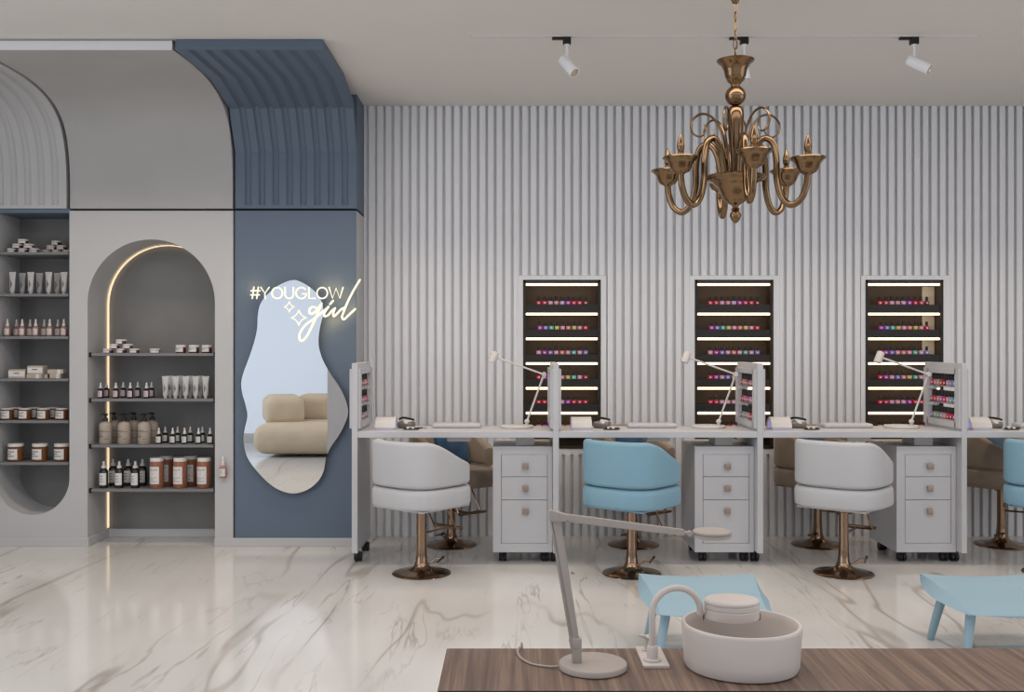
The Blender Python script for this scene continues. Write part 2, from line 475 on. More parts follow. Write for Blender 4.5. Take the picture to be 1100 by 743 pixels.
# light fascia of grey coves
b = new(); box(b, -4.3, XB0 - .016, YF - .006, YF - .0005, 2.718, CEIL_Z - .012); tag(obj('cove_fascia', b, 'wall', None, 0), 'long pale strip along the ceiling edge of the grey coves', 'trim')

# LED line round the back edge of niche B
b = new()
zz = [(BL + .006, .06), (BL + .006, BSP)] + [(BC - (BRAD - .006) * math.cos(PI * i / 30), BSP + (BRAD - .006) * math.sin(PI * i / 30)) for i in range(1, 30)] + [(BR - .006, BSP), (BR - .006, .06)]
for (xa, za), (xb, zb) in zip(zz, zz[1:]):
    da = Vector((xb - xa, 0, zb - za)).normalized(); nn = Vector((da.z, 0, -da.x))
    vs = []
    for s in (0, 1):
        for px_, pz_ in ((xa, za), (xb, zb)):
            for yy in (YW - .022, YW - .006): vs.append(b.verts.new((px_ + nn.x * .0045 * s, yy, pz_ + nn.z * .0045 * s)))
    for q in ((0, 1, 3, 2), (4, 6, 7, 5), (0, 2, 6, 4), (1, 5, 7, 3), (0, 4, 5, 1), (2, 3, 7, 6)): b.faces.new([vs[i] for i in q])
tag(obj('led_strip', b, 'warmled', None, 0), 'warm glowing light strip lining the back edge of the arched niche', 'light strip')

# ---------------------------------------------------------------- shelves of the left wall
YS = YP + .02
def shelf(z_top, xl, xr, label, clamps, grp):
    b = new(); box(b, xl + .002, xr - .002, YS, YW - .006, z_top - .017, z_top, .0015, 1)
    t = thing('wall_shelf', label, 'shelf', (0, 0, 0), 0, grp)
    obj('board', b, 'shelf', t, 0)
    for cx in (xl + .008, xr - .008):
        b = new(); box(b, cx - .006, cx + .006, YS - .004, YS + .016, z_top - .024, z_top + .005, .002, 1); obj('clamp', b, 'gap', t, 0)
    return t
ZB = [Z(y, YS) for y in (379.2, 428.2, 477.6, 525.2)]
for z, w_ in zip(ZB, ('top', 'second', 'third', 'lowest')): shelf(z, BL, BR, 'grey shelf, %s in the arched niche' % w_ if w_ in ('top', 'lowest') else 'grey shelf, %s from the top in the arched niche' % w_, 1, 'shelves in the arched niche')
ZA = [Z(y, YS) for y in (270.4, 315.3, 361.0, 406.4, 451.4, 496.4)]
for i, z in enumerate(ZA): shelf(z, AL, AR, 'grey shelf, %s from the top in the tall left niche' % ORD[i], 1, 'shelves in the tall left niche')

# ---------------------------------------------------------------- products
def cyl_label(bm, r, z0, z1, a0, a1, mi=0, seg=10, c=(0, 0)):
    """curved patch, angles measured from the front (-Y)"""
    th = .0006
    g = [[bm.verts.new((c[0] + rr * math.sin(a0 + (a1 - a0) * i / seg), c[1] - rr * math.cos(a0 + (a1 - a0) * i / seg), z)) for i in range(seg + 1)] for z in (z0, z1) for rr in (r,)]
    for i in range(seg):
        f = bm.faces.new((g[0][i], g[0][i + 1], g[1][i + 1], g[1][i])); f.material_index = mi
def text_verts(bm, s, size, place, mi=0):
    cu = bpy.data.curves.new('txt', 'FONT'); cu.body = s; cu.size = size; cu.align_x = 'CENTER'; cu.space_character = 1.25
    o = bpy.data.objects.new('txt', cu); COL.objects.link(o)
    me = bpy.data.meshes.new_from_object(o.evaluated_get(bpy.context.evaluated_depsgraph_get()))
    vs = [bm.verts.new(place(v.co.x, v.co.y)) for v in me.vertices]
    for p in me.polygons:
        try: f = bm.faces.new([vs[i] for i in p.vertices]); f.material_index = mi
        except ValueError: pass
    bpy.data.objects.remove(o); bpy.data.curves.remove(cu); bpy.data.meshes.remove(me)

def make_flat_jar(r=.030, h=.028):
    def f():
        t = thing('balm_jar', '', 'jar')
        b = new(); lathe(b, [(r * .93, 0), (r, .002), (r, h * .62), (r * .95, h * .66)], seg=22); obj('glass_jar', b, 'redglass', t)
        b = new(); lathe(b, [(r * 1.0, h * .64), (r * 1.03, h * .67), (r * 1.03, h * .96), (r * .97, h)], seg=22); obj('lid', b, 'lidwhite', t)
        b = new(); cyl_label(b, r + .0008, h * .08, h * .58, -1.35, .75); obj('paper_label', b, 'paper', t)
        return t
    return f
def make_jar(r, h, lidh, glass, lab, a0=-1.2, a1=.75, text=None, rows=3, lid='lidwhite', dark=1):
    def f():
        t = thing('cosmetic_jar', '', 'jar')
        b = new(); lathe(b, [(r * .92, 0), (r, .004), (r, h - lidh - .004), (r * .9, h - lidh)], seg=28); obj('glass_jar', b, glass, t)
        b = new(); lathe(b, [(r * .98, h - lidh), (r * .99, h - .003), (r * .95, h), (.0, h)], seg=28); obj('lid', b, lid, t)
        b = new(); z0, z1 = lab; cyl_label(b, r + .0008, z0, z1, a0, a1)
        rr = r + .0014; am = (a0 + a1) / 2; aw = (a1 - a0)
        hh = z1 - z0
        if text:
            text_verts(b, text, hh * .17, lambda x, y: ((rr * math.sin(am + x / rr)), -rr * math.cos(am + x / rr), z0 + hh * .76 + y), 1)
            for (u, v, s) in ((0, .60, .006),):   # small heart-like emblem
                for k in range(6):
                    a = k / 6 * 2 * PI; x1_, y1_ = s * math.cos(a), s * .9 * math.sin(a); x2_, y2_ = s * math.cos(a + .6), s * .9 * math.sin(a + .6)
                    q = [(x1_, y1_), (x2_, y2_), (x2_ * .75, y2_ * .75), (x1_ * .75, y1_ * .75)]
                    fq = b.faces.new([b.verts.new((rr * math.sin(am + px_ / rr), -rr * math.cos(am + px_ / rr), z0 + hh * v + py_)) for px_, py_ in q]); fq.material_index = 1
        for k in range(rows):
            zc = z0 + hh * (.36 - .11 * k if text else .72 - .22 * k)
            cyl_label(b, rr, zc, zc + hh * (.02 if text else .07), a0 + aw * .12, a0 + aw * (.8 if k % 2 == 0 else .6), 1)
        obj('paper_label', b, ['paper', 'ink'], t)
        return t
    return f
def make_dropper(r, hb, h, glass, lab='paper', a0=-1.1, a1=.9, nm='dropper_bottle'):
    def f():
        t = thing(nm, '', 'bottle')
        b = new(); lathe(b, [(r * .9, 0), (r, .003), (r, hb * .88), (r * .75, hb * .96), (r * .45, hb), (r * .45, hb + .004)], seg=18); obj('glass_bottle', b, glass, t)
        q = h - hb
        b = new(); lathe(b, [(r * .55, hb + .003), (r * .55, hb + q * .38), (r * .38, hb + q * .42), (r * .30, hb + q * .5), (r * .30, h - .004), (r * .15, h), (0, h)], seg=14); obj('dropper_cap', b, 'lidwhite', t)
        b = new(); cyl_label(b, r + .0007, hb * .16, hb * .78, a0, a1)
        for k in range(3): cyl_label(b, r + .0012, hb * (.62 - .14 * k), hb * (.65 - .14 * k), a0 + .35, a0 + 1.2, 1, 4)
        obj('paper_label', b, [lab, 'ink'], t)
        return t
    return f
def make_tube(w, h, m):
    def f():
        t = thing('cream_tube', '', 'tube')
        b = new(); n = 20; rings = []
        prof = [(.30, .29, .012), (.34, .31, .017), (.36, .30, .03), (.42, .16, h * .7), (.47, .06, h * .92), (.5, .015, h * .95), (.5, .015, h)]
        for a, d, z in prof:
            rings.append([b.verts.new((w * a * math.cos(2 * PI * i / n), w * d * 1.0 * math.sin(2 * PI * i / n), z)) for i in range(n)])
        for p, q in zip(rings, rings[1:]):
            for i in range(n): b.faces.new((p[i], p[(i + 1) % n], q[(i + 1) % n], q[i]))
        b.faces.new(rings[0]); b.faces.new(rings[-1])
        obj('tube_body', b, m, t)
        b = new(); lathe(b, [(w * .2, 0), (w * .21, .004), (w * .2, .0125)], seg=16); obj('screw_cap', b, 'lidwhite', t)
        b = new()
        for dx, z0, z1 in ((-.10, .28, .60), (.06, .38, .5)):
            yf = -w * (.31 - .15 * ((z0 + z1) / 2)) - .002
            box(b, w * dx - .0012, w * dx + .0012, yf - w * .03, yf + .001, h * z0, h * z1)
        obj('printed_text', b, 'ink', t, 0)
        return t
    return f
def make_pump():
    r, hb = .0385, .138
    t = thing('pump_bottle', '', 'bottle')
    b = new(); lathe(b, [(r * .9, 0), (r, .005), (r, hb * .82), (r * .93, hb * .9), (r * .7, hb * .975), (r * .36, hb), (r * .36, hb + .004)], seg=28); obj('bottle_body', b, 'beigebottle', t)
    b = new(); lathe(b, [(.0145, hb + .002), (.0145, hb + .02), (.012, hb + .023), (.005, hb + .025), (.005, hb + .037), (.013, hb + .038), (.014, hb + .044), (.010, hb + .050), (0, hb + .051)], seg=16)
    tube(b, [(0, 0, hb + .046), (-.018, -.004, hb + .047), (-.028, -.006, hb + .042)], [.0055, .004, .003], 8)
    obj('pump_head', b, 'black', t)
    b = new()
    for z0, a, c_ in ((.60, -1.1, .2), (.55, -1.1, .9), (.44, -1.1, -.3), (.36, -1.1, .0), (.32, -1.1, -.2), (.24, .1, .75)):
        cyl_label(b, r + .0008, hb * z0, hb * (z0 + .018), a, c_, 0)
    obj('printed_text', b, 'ink', t)
    return t
def make_box(w, d, h, band=(.2, .8), txt=True):
    def f():
        t = thing('soap_box', '', 'box')
        b = new(); box(b, -w / 2, w / 2, -d / 2, d / 2, 0, h, .0015, 1); obj('carton', b, 'kraft', t, 0)
        b = new(); box(b, -w / 2 + .002, w / 2 - .002, -d / 2 - .0008, -d / 2 + .001, h * band[0], h * band[1]) if txt else box(b, w * .12, w * .34, -d / 2 - .0008, d / 2 + .0008, -.0003, h + .0006)
        if txt: box(b, -w * .18, w * .16, -d / 2 - .0016, -d / 2, h * .52, h * .62, mi=1)
        obj('paper_band', b, ['paper', 'ink'], t, 0)
        return t
    return f

YFr, YBk = YS + .055, YS + .145      # front and back row on a shelf
def row(kind, pxs, z, Y, lab, grp, rz=0):
    for i, px in enumerate(pxs):
        kind.put((X(px, Y), Y, z + .0003), rz + random.uniform(-.05, .05), lab.replace('#', ORD[i]), grp)

flat = Kind(make_flat_jar())
jh = .0285
def pyramid(px0, Y, z, name, w=.0655, n=3):
    k = 0; x0 = X(px0, Y)
    for lvl in range(n):
        for i in range(n - lvl):
            wpos = ['bottom', 'middle', 'top'][lvl] + ' row'
            side = {3: ['left', 'centre', 'right'], 2: ['left', 'right'], 1: ['single']}[n - lvl][i]
            lb = 'flat white-lidded jar at the tip of the %s' % name if n - lvl == 1 else 'flat white-lidded jar, %s %s, in the %s' % (wpos.split()[0], side, name)
            flat.put((x0 + (i + lvl / 2) * w, Y + random.uniform(-.004, .004), z + .0003 + lvl * jh), random.uniform(-.3, .3), lb, 'flat jars of the ' + name)
pyramid(116.4, YFr, ZB[0], 'jar pyramid of the arched niche', X(130.5, YFr) - X(116.4, YFr))
flat.put((X(166.4, YFr), YFr, ZB[0] + .0003), .5, 'single small flat jar lying alone on the top shelf of the arched niche', None)
k = Kind(make_jar(.0315, .050, .014, 'redglass', (.008, .034), -1.3, .7, rows=2))
row(k, (194.3, 208.4, 222.3), ZB[0], YFr, 'white-lidded jar, # of three on the right of the arched niche top shelf', 'white-lidded jars on the arched niche top shelf')
k = Kind(make_dropper(.0175, .060, .098, 'darkglass', 'pinklabel', nm='serum_bottle'))
row(k, (108.1, 124.5, 140.0, 157.4), ZB[1], YFr, 'black serum bottle with pink label, # from left in front row of arched niche', 'black serum bottles with pink labels')
row(k, (114.5, 132.4, 148.0, 162.7), ZB[1], YBk, 'black serum bottle with pink label, # from left in back row of arched niche', 'black serum bottles with pink labels')
kt = Kind(make_tube(.044, .137, 'tubegrey'))
row(kt, (177.7, 188.6, 199.5, 210.3, 220.9), ZB[1], YFr, 'silver cream tube, # from left in front row of the arched niche', 'silver tubes in the arched niche')
row(kt, (183, 193.8, 204.5, 215.2), ZB[1], YBk, 'silver cream tube, # from left in back row of the arched niche', 'silver tubes in the arched niche')
k = Kind(make_pump)
row(k, (113.6, 133.5, 155.0), ZB[2], YFr, 'beige pump bottle with black head, # from left in front row', 'beige pump bottles')
row(k, (122.5, 144.1, 163.5), ZB[2], YBk, 'beige pump bottle with black head, # from left in back row', 'beige pump bottles')
k = Kind(make_dropper(.0175, .060, .100, 'greenglass'))
row(k, (170.7, 185.6, 198.3, 213.4, 225.7), ZB[2], YFr, 'dark green dropper bottle, # from left in front row beside the pump bottles', 'dark green dropper bottles')
row(k, (177.5, 190.8, 204.4, 217.5), ZB[2], YBk, 'dark green dropper bottle, # from left in back row beside the pump bottles', 'dark green dropper bottles')
k = Kind(make_dropper(.026, .120, .166, 'darkglass'))
row(k, (111.5, 128.2, 145.4), ZB[3], YFr, 'tall black dropper bottle, # from left in front row of the lowest shelf', 'tall black dropper bottles')
row(k, (121.4, 137.8, 153.2), ZB[3], YBk + .03, 'tall black dropper bottle, # from left in back row of the lowest shelf', 'tall black dropper bottles')
k = Kind(make_jar(.0415, .188, .022, 'salt', (.028, .135), -1.25, .62, 'CALM', 3))
row(k, (168.5, 193.6, 219.2), ZB[3], YFr, 'orange bath salt jar, # from left in front row', 'orange bath salt jars')
row(k, (179, 205.2), ZB[3], YBk + .02, 'orange bath salt jar, # from left in back row', 'orange bath salt jars')
# small rose bottle fixed on the grey wall right of the arch
def make_spray():
    t = make_dropper(.0215, .073, .132, 'pinkglass', nm='spray_bottle')(); return t
o = make_spray(); o.location = (X(239.2, YP - .03), YP - .0225, Z(513, YP - .02)); o['label'] = 'pink bottle with white cap on the grey wall between arched niche and blue panel'

# niche A
pyramid(12.9, YFr + .03, ZA[0], 'left jar pyramid of the tall niche', X(25, YFr + .03) - X(12.9, YFr + .03))
pyramid(50, YBk + .04, ZA[0], 'right jar pyramid of the tall niche', X(61.2, YBk + .04) - X(50, YBk + .04))
row(kt, (13.4, 33, 52.3, 68.8), ZA[1], YFr, 'white cream tube, # from left in front row of the tall niche', 'cream tubes in the tall niche')
row(kt, (24, 42.4, 61.6), ZA[1], YBk, 'white cream tube, # from left in back row of the tall niche', 'cream tubes in the tall niche')
k = Kind(make_dropper(.0185, .060, .107, 'pinkglass', nm='serum_bottle'))
row(k, (8.1, 23.9, 38.4, 53.5, 68.6), ZA[2], YFr, 'pink serum bottle, # from left in front row of the tall niche', 'pink serum bottles')
row(k, (17.8, 32.4, 47.6, 62.4), ZA[2], YBk, 'pink serum bottle, # from left in back row of the tall niche', 'pink serum bottles')
def putbox(mk, pxa, pxb, z, Y, label):
    o = mk(); o.location = (X((pxa + pxb) / 2, Y), Y, z + .0003); o['label'] = label; o['group'] = 'soap boxes in the tall niche'
sw = lambda a, c: (c - a) / F * (YFr)
h1 = .055
putbox(make_box(sw(11.8, 29.7), .07, h1), 11.8, 29.7, ZA[3], YFr, 'larger kraft box with white band, leftmost on its shelf')
putbox(make_box(sw(31.3, 47.5), .07, .024, txt=False), 31.3, 47.5, ZA[3], YFr, 'low kraft box lying under the middle banded box')
putbox(make_box(sw(31.9, 48.5), .065, .053), 31.9, 48.5, ZA[3] + .0244, YFr, 'kraft box with white band on top of a low box')
putbox(make_box(sw(48.0, 53.0), .06, .024, txt=False), 48.6, 53.6, ZA[3], YFr + .02, 'tiny kraft box between the middle and the right stack')
putbox(make_box(sw(55.8, 67.6), .06, .027, txt=False), 55.4, 67.6, ZA[3], YFr, 'small kraft box, lower one of the right stack')
putbox(make_box(sw(52.7, 69.7), .06, .027, txt=False), 53.7, 69.7, ZA[3] + .0274, YFr, 'small kraft box, upper one of the right stack')
k = Kind(make_jar(.037, .073, .009, 'amber', (.010, .056), -1.25, .7, rows=3, lid='tubegrey'))
row(k, (7.9, 26.9, 46.9, 66.4), ZA[4], YFr, 'low amber jar with metal lid, # from left in front row', 'low amber jars in the tall niche')
row(k, (17, 36.8, 56.6), ZA[4], YBk, 'low amber jar with metal lid, # from left in back row', 'low amber jars in the tall niche')
k = Kind(make_jar(.0455, .110, .018, 'amber', (.014, .078), -1.3, .65, rows=3))
row(k, (17, 43, 66.6), ZA[5], YFr + .01, 'large amber jar with white lid, # from left on the lowest tall niche shelf', 'large amber jars in the tall niche')

# ---------------------------------------------------------------- mirror and neon sign
YM = YP - .045
mp = [(314.2, 300.7), (299.4, 306.3), (286.8, 316.7), (279.4, 327), (276.9, 338.9), (276.2, 352.2), (273.5, 365.5), (268.3, 381.8), (261.7, 399.6), (259.1, 411.3), (260.3, 422.6),
      (264, 435.8), (265.7, 447), (262.9, 460.3), (261.6, 473.4), (265.4, 490.4), (275.7, 505.5), (290.8, 520.5), (304, 527.7), (317.1, 529.8), (330.3, 525.8), (341.6, 516.8), (347.7, 505.5),
      (350.1, 492.3), (354.8, 481), (366.1, 464), (373.3, 447), (372.7, 433.9), (366.1, 417.9), (354.8, 401), (346.8, 386.3), (342.7, 372.9), (342.4, 361.1), (344.3, 349.2), (347.1, 337.4),
      (346.5, 327), (342.4, 318.1), (335, 310), (324.6, 303.3)]
pts = catmull([(X(a, YM), 0, Z(c, YM)) for a, c in mp], 4, True)
cen = Vector((X(312, YM), 0, Z(420, YM)))
t = thing('wavy_mirror', 'frameless wavy mirror hanging on the slate blue panel', 'mirror', (0, 0, 0))
b = new(); prism(b, [(p.x, p.z) for p in pts], YM, YM + .005); obj('mirror_glass', b, 'mirror', t, 0)
b = new(); prism(b, [((p.x - cen.x) * .985 + cen.x, (p.z - cen.z) * .985 + cen.z) for p in pts], YM + .0052, YM + .022); obj('backing_board', b, 'mirrorback', t, 0)
b = new(); prism(b, [((p.x - cen.x) * .8 + cen.x, (p.z - cen.z) * .8 + cen.z) for p in pts], YM + .022, YP - .006); obj('spacer', b, 'mirrorback', t, 0)

YN = YM - .0056
def zp(u, v): return (X(255 + u / 6.752, YN), YN, Z(290 + v / 6.752, YN))
def circ(cx, cy, rx, ry, a0, a1, n=20): return [(cx + rx * math.cos(a0 + (a1 - a0) * i / n), cy + ry * math.sin(a0 + (a1 - a0) * i / n)) for i in range(n + 1)]
t = thing('neon_sign', 'glowing warm white neon lettering across the top of the mirror', 'neon sign')
def neon(name, strokes, r, closed=False, parent=t):
    b = new()
    for s in strokes:
        pts = [Vector(zp(u, v)) for u, v in s]
        tube(b, pts, r, 8, closed)
        if not closed:
            for e in (pts[0], pts[-1]):
                lathe(b, [(0, -r), (r * .7, -r * .7), (r, 0), (r * .7, r * .7), (0, r)], e, 8)
    return obj(name, b, 'neon', parent)
def letter(s): return neon('letter', s, .0045)
letter([[(120, 124), (108, 206)], [(152, 124), (140, 206)], [(100, 150), (164, 150)], [(97, 180), (160, 180)]])
letter([[(170, 125), (200, 168), (230, 125)], [(200, 168), (200, 206)]])
O1 = circ(288, 166, 38, 40, 0, 2 * PI)[:-1]
b_ = neon('letter', [O1], .0045, True)
letter([[(345, 125), (345, 176)] + circ(375, 176, 30, 30, PI, 0, 12) + [(405, 125)]])
letter([circ(463, 166, 39, 40, -.75, -2 * PI + .62, 22)[:] + [(500, 172), (470, 172)]])
letter([[(518, 125), (518, 205), (562, 205)]])
neon('letter', [circ(615, 166, 38, 40, 0, 2 * PI)[:-1]], .0045, True)
letter([[(665, 125), (690, 204), (716, 130), (742, 204), (767, 125)]])
def gz(u, v): return (((318 + u / 9.905) - 255) * 6.752, ((295 + v / 9.905) - 290) * 6.752)
def cm2(p, n=6): return [(q.x, q.y) for q in catmull([(a, c, 0) for a, c in p], n)]
g1 = cm2([gz(*p) for p in ((208, 348), (165, 345), (140, 378), (150, 415), (195, 400), (238, 350), (272, 305))])
g2 = cm2([gz(*p) for p in ((272, 305), (232, 400), (185, 510), (115, 650), (65, 702), (34, 680), (45, 610), (105, 530), (190, 468), (260, 412), (318, 365), (346, 340))])
g3 = cm2([gz(*p) for p in ((346, 340), (305, 400), (300, 440), (340, 430), (380, 385), (416, 356))])
g4 = cm2([gz(*p) for p in ((416, 356), (398, 400), (400, 440), (440, 410), (478, 370), (515, 352))])
g5 = cm2([gz(*p) for p in ((680, 55), (610, 170), (540, 310), (505, 400), (490, 450), (510, 475), (560, 430), (630, 365))])
neon('script_word', [g1, g2, g3, g4, g5, [gz(362, 312), gz(394, 276)]], .0065)
def star(cx, cy, rx, ry):
    out = []
    c4 = [(cx, cy - ry), (cx + rx, cy), (cx, cy + ry), (cx - rx, cy)]
    for i in range(4):
        p, q = c4[i], c4[(i + 1) % 4]
        mx_, my_ = (p[0] + q[0]) / 2 * .38 + cx * .62, (p[1] + q[1]) / 2 * .38 + cy * .62
        for k in range(6):
            s = k / 6
            out.append(((1 - s) ** 2 * p[0] + 2 * s * (1 - s) * mx_ + s * s * q[0], (1 - s) ** 2 * p[1] + 2 * s * (1 - s) * my_ + s * s * q[1]))
    return out
neon('star_outline', [star(375, 266, 38, 40)], .0024, True)
neon('star_outline', [star(444, 345, 57, 58)], .0029, True)
# little stand-offs that hold the lettering on the mirror
b = new()
for u, v in ((108, 200), (200, 200), (345, 170), (518, 200), (742, 200), (430, 490)):
    p = zp(u, v); ymax = YM if 200 < u < 600 else YP - .006
    lathe(b, [(.002, 0), (.002, ymax - YN)], p, 8, axis=(0, 1, 0))
obj('standoff', b, 'white', t)
for px_, py_, e_ in ((271, 309, .10), (352, 306, .10), (366, 314, .14), (372, 330, .16), (358, 343, .14), (352, 350, .06)):   # the glow of the tubes on the panel
    l = bpy.data.lights.new('neon_glow', 'POINT'); l.energy = e_ * 1.35; l.color = (1, .68, .28); l.shadow_soft_size = .012
    lo = bpy.data.objects.new('neon_glow', l); lo.location = (X(px_, YP - .05), YP - .075, Z(py_, YP - .05)); COL.objects.link(lo); lo.parent = t

# ---------------------------------------------------------------- sofa that the mirror shows
t = thing('boucle_sofa', 'low rounded beige sofa seen in the mirror', 'sofa', (-2.3, .72, 0))
b = new(); box(b, -.56, .70, -.60, .50, .03, .37, .14, 5); obj('seat', b, 'boucle', t, 60)
b = new(); box(b, -.56, -.12, -.50, .20, .32, .66, .10, 5, rot=Matrix.Rotation(-.30, 4, 'Z'), piv=(-.36, -.1, .5)); obj('backrest', b, 'boucle', t, 60)
b = new(); box(b, -.24, .18, -.64, -.24, .32, .66, .10, 5); obj('backrest', b, 'boucle', t, 60)

# ---------------------------------------------------------------- polish bottles
def make_polish(c):
    def f():
        b = new(); s = .0148
        box(b, -s, s, -.011, .011, 0, .0235, .003, 2)
        lathe(b, [(.0075, .0230), (.0075, .0275)], seg=10)
        box(b, -.0055, .0055, -.0115, -.0105, .0075, .0155, mi=1)
        o = obj('nail_polish_bottle', b, ['pol_' + c, 'paper'], None, 30)
        o['label'] = ''; o['category'] = 'nail polish'
        b = new(); lathe(b, [(.0088, .0260), (.0092, .028), (.0080, .050), (.0060, .0525), (0, .0525)], seg=12); obj('cap', b, 'black', o)
        return o
    return f
PK = {c: Kind(make_polish(c)) for c in POL}
cname = dict(crimson='crimson', red='red', maroon='dark maroon', rose='dusty rose', mauve='pale mauve', pink='pink', magenta='magenta', periwinkle='periwinkle', teal='teal green', gold='olive gold', salmon='salmon', lilac='lilac')
rowsN = [['crimson', 'crimson', 'mauve', 'rose', 'lilac', 'magenta', 'crimson', 'crimson', 'maroon'],
         ['magenta', 'periwinkle', 'teal', 'gold', 'pink', 'salmon', 'gold', 'rose', 'crimson'],
         ['pink', 'magenta', 'periwinkle', 'pink', 'salmon', 'pink', 'teal', 'mauve', 'periwinkle'],
         ['crimson', 'magenta', 'mauve', 'periwinkle', 'rose', 'gold', 'teal', 'mauve', 'red'],
         ['crimson', 'crimson', 'mauve', 'pink', 'mauve', 'magenta', 'crimson', 'crimson', 'red'],
         ['pink', 'magenta', 'mauve', 'crimson', 'rose', 'salmon', 'mauve', 'rose', 'crimson']]
# dark display boxes with light bars
YD0, YD1 = YW + .004, YW + .10
lipy = [(327.1, 335.6), (354.0, 362.3), (380.6, 388.9), (407.2, 415.4), (433.8, 442.0), (460.4, 468.6)]
bary = [305.5, 337.2, 363.8, 390.4, 417.0, 443.6, 470.2]
sidename = ('left', 'middle', 'right')
for q, n in enumerate(niches):
    xl, xr = n[1], n[2]
    t = thing('display_niche', 'dark lit polish display, %s of the three in the slatted wall' % sidename[q], 'display shelf', (0, 0, 0), 0, 'dark polish displays')
    b = new()
    box(b, xl, xr, YD1, YD1 + .006, NZDB, NZDT)
    for xa, xb in ((xl, xl + .016), (xr - .016, xr)): box(b, xa, xb, YD0, YD1, NZDB, NZDT)
    box(b, xl, xr, YD0, YD1, NZDT - .014, NZDT); box(b, xl, xr, YD0, YD1, NZDB, NZDB + .014)
    obj('case', b, 'case', t, 0)
    b = new(); e_ = .0006
    for a_ in ((xl - e_, xl + .016, NZDB, NZDT), (xr - .016, xr + e_, NZDB, NZDT), (xl, xr, NZDT - .014, NZDT + e_), (xl, xr, NZDB - e_, NZDB + .014)): box(b, a_[0], a_[1], YD0 - .004, YD0 + .001, a_[2], a_[3])
    obj('black_frame', b, 'dark', t, 0)
    for (ya, yb_) in lipy:
        b = new(); box(b, xl + .016, xr - .016, YD0 + .004, YD1, Z(yb_, YD0), Z(ya, YD0)); obj('shelf', b, 'dark', t, 0)
    for yy in bary[:6]:
        zc = Z(yy, YD0 + .006)
        b = new(); box(b, xl + .018, xr - .020, YD0 + .002, YD0 + .016, zc - .0072, zc + .0072, .003, 2); obj('light_bar', b, 'barled', t)
    if q == 2:
        for (ya, yb_) in ((307, 327.1), (338.5, 354.0), (365.2, 380.6)):
            b = new(); box(b, X(990.4, YD1), xr - .018, YD1 - .004, YD1 - .0005, Z(yb_, YD0), Z(ya, YD0)); obj('cream_panel', b, 'cream', t, 0)  # cream sheet against the back of the upper compartments
    px0 = (578.8, 763.0, 945.2)[q]
    for r, cols in enumerate(rowsN):
        Yb = YD0 + .022; zt = Z(lipy[r][0], YD0) + .0003
        for c, cn in enumerate(cols):
            PK[cn].put((X(px0 + 6.28 * c + (1.2 if r == 1 else 0) * (1 - c / 8), Yb), Yb, zt), random.uniform(-.06, .06),
                       '%s nail polish, %s from left, %s shelf down in the %s wall display' % (cname[cn], ORD[c], ORD[r], sidename[q]), 'polish bottles in the %s wall display' % sidename[q])

# ---------------------------------------------------------------- partitions, desks, cabinets
YQ0, YQ1 = 5.548, 6.05
def caster_mesh(x, y, zt):
    b = new()
    lathe(b, [(.004, -.022), (.023, -.022), (.0265, -.018), (.0265, -.003), (.010, -.003), (.010, .003), (.0265, .003), (.0265, .018), (.023, .022), (.004, .022)], (x, y, .0267), 20, axis=(1, 0, 0))
    box(b, x - .023, x + .023, y - .018, y + .022, .034, .053, .007, 2)
    lathe(b, [(.008, .044), (.008, zt)], (x, y, 0), 10)
    return b
rackrows = [['crimson', 'pink', 'gold', 'crimson', 'maroon', 'mauve', 'periwinkle', 'teal'],
            ['red', 'crimson', 'rose', 'magenta', 'crimson', 'mauve', 'teal', 'periwinkle'],
            ['periwinkle', 'gold', 'teal', 'mauve', 'rose', 'crimson', 'red', 'magenta']]
pan = [(-.893, -.861), (.229, .261), (1.368, 1.400), (2.508, 2.536)]
plab = ['white partition panel at the left end of the desk row, in front of the blue panel', 'white partition panel seen edge-on between the first and second desk',
        'white partition panel between the middle and the right full desk', 'white partition panel at the right, its bottle rack fully visible']
ZPB, ZPT = .072, 1.131
WY0, WY1, WZ0, WZ1 = 5.60, 5.985, .795, 1.075     # opening of the rack
for q, (xa, xb) in enumerate(pan):
    t = thing('partition_panel', plab[q], 'partition', (0, 0, 0), 0, 'white partitions of the desk row')
    b = new()
    box(b, xa, xb, YQ0, YQ1, ZPB, WZ0, .0012, 1); box(b, xa, xb, YQ0, YQ1, WZ1, ZPT, .0012, 1)
    box(b, xa, xb, YQ0, WY0, WZ0 - .002, WZ1 + .002); box(b, xa, xb, WY1, YQ1, WZ0 - .002, WZ1 + .002)
    obj('board', b, 'white', t, 0)
    b = new(); o_ = .014
    for ya, yb_, za, zb in ((5.560, WY0 + .012, .767, 1.098), (WY1 - .012, 6.035, .767, 1.098), (WY0, WY1, .767, WZ0 + .006), (WY0, WY1, WZ1 - .006, 1.098)):
        box(b, xa - o_, xb + o_, ya, yb_, za, zb)
    obj('rack_frame', b, 'white', t, 0)
    zs = (.998, .901, .806)
    for z in zs:
        b = new(); box(b, xa - .006, xb + .006, WY0 + .012, WY1 - .012, z - .006, z, .001, 1); obj('clear_shelf', b, 'glassb', t, 0)
        b = new(); box(b, xa - .006, xb + .006, WY1 - .06, WY1 - .012, z - .022, z - .0062); obj('shelf_bracket', b, 'white', t, 0)
    for y in (YQ0 + .135, YQ1 - .085):
        obj('caster', caster_mesh((xa + xb) / 2, y, ZPB), 'black', t)
    if q == 1: continue
    nm = {0: 'left end', 2: 'middle', 3: 'right'}[q]
    for r, cols in enumerate(rackrows):
        for c, cn in enumerate(cols):
            yy = WY1 - .036 - c * .0425
            o = PK[cn].put(((xa + xb) / 2, yy, zs[r] + .0003), (PI / 2 if q == 0 else -PI / 2), '%s nail polish, %s from back, %s shelf of the %s partition rack' % (cname[cn], ORD[c], ('top', 'middle', 'bottom')[r], nm), 'polish bottles in the %s partition rack' % nm); o.scale = (1.3, 1.3, 1.3)

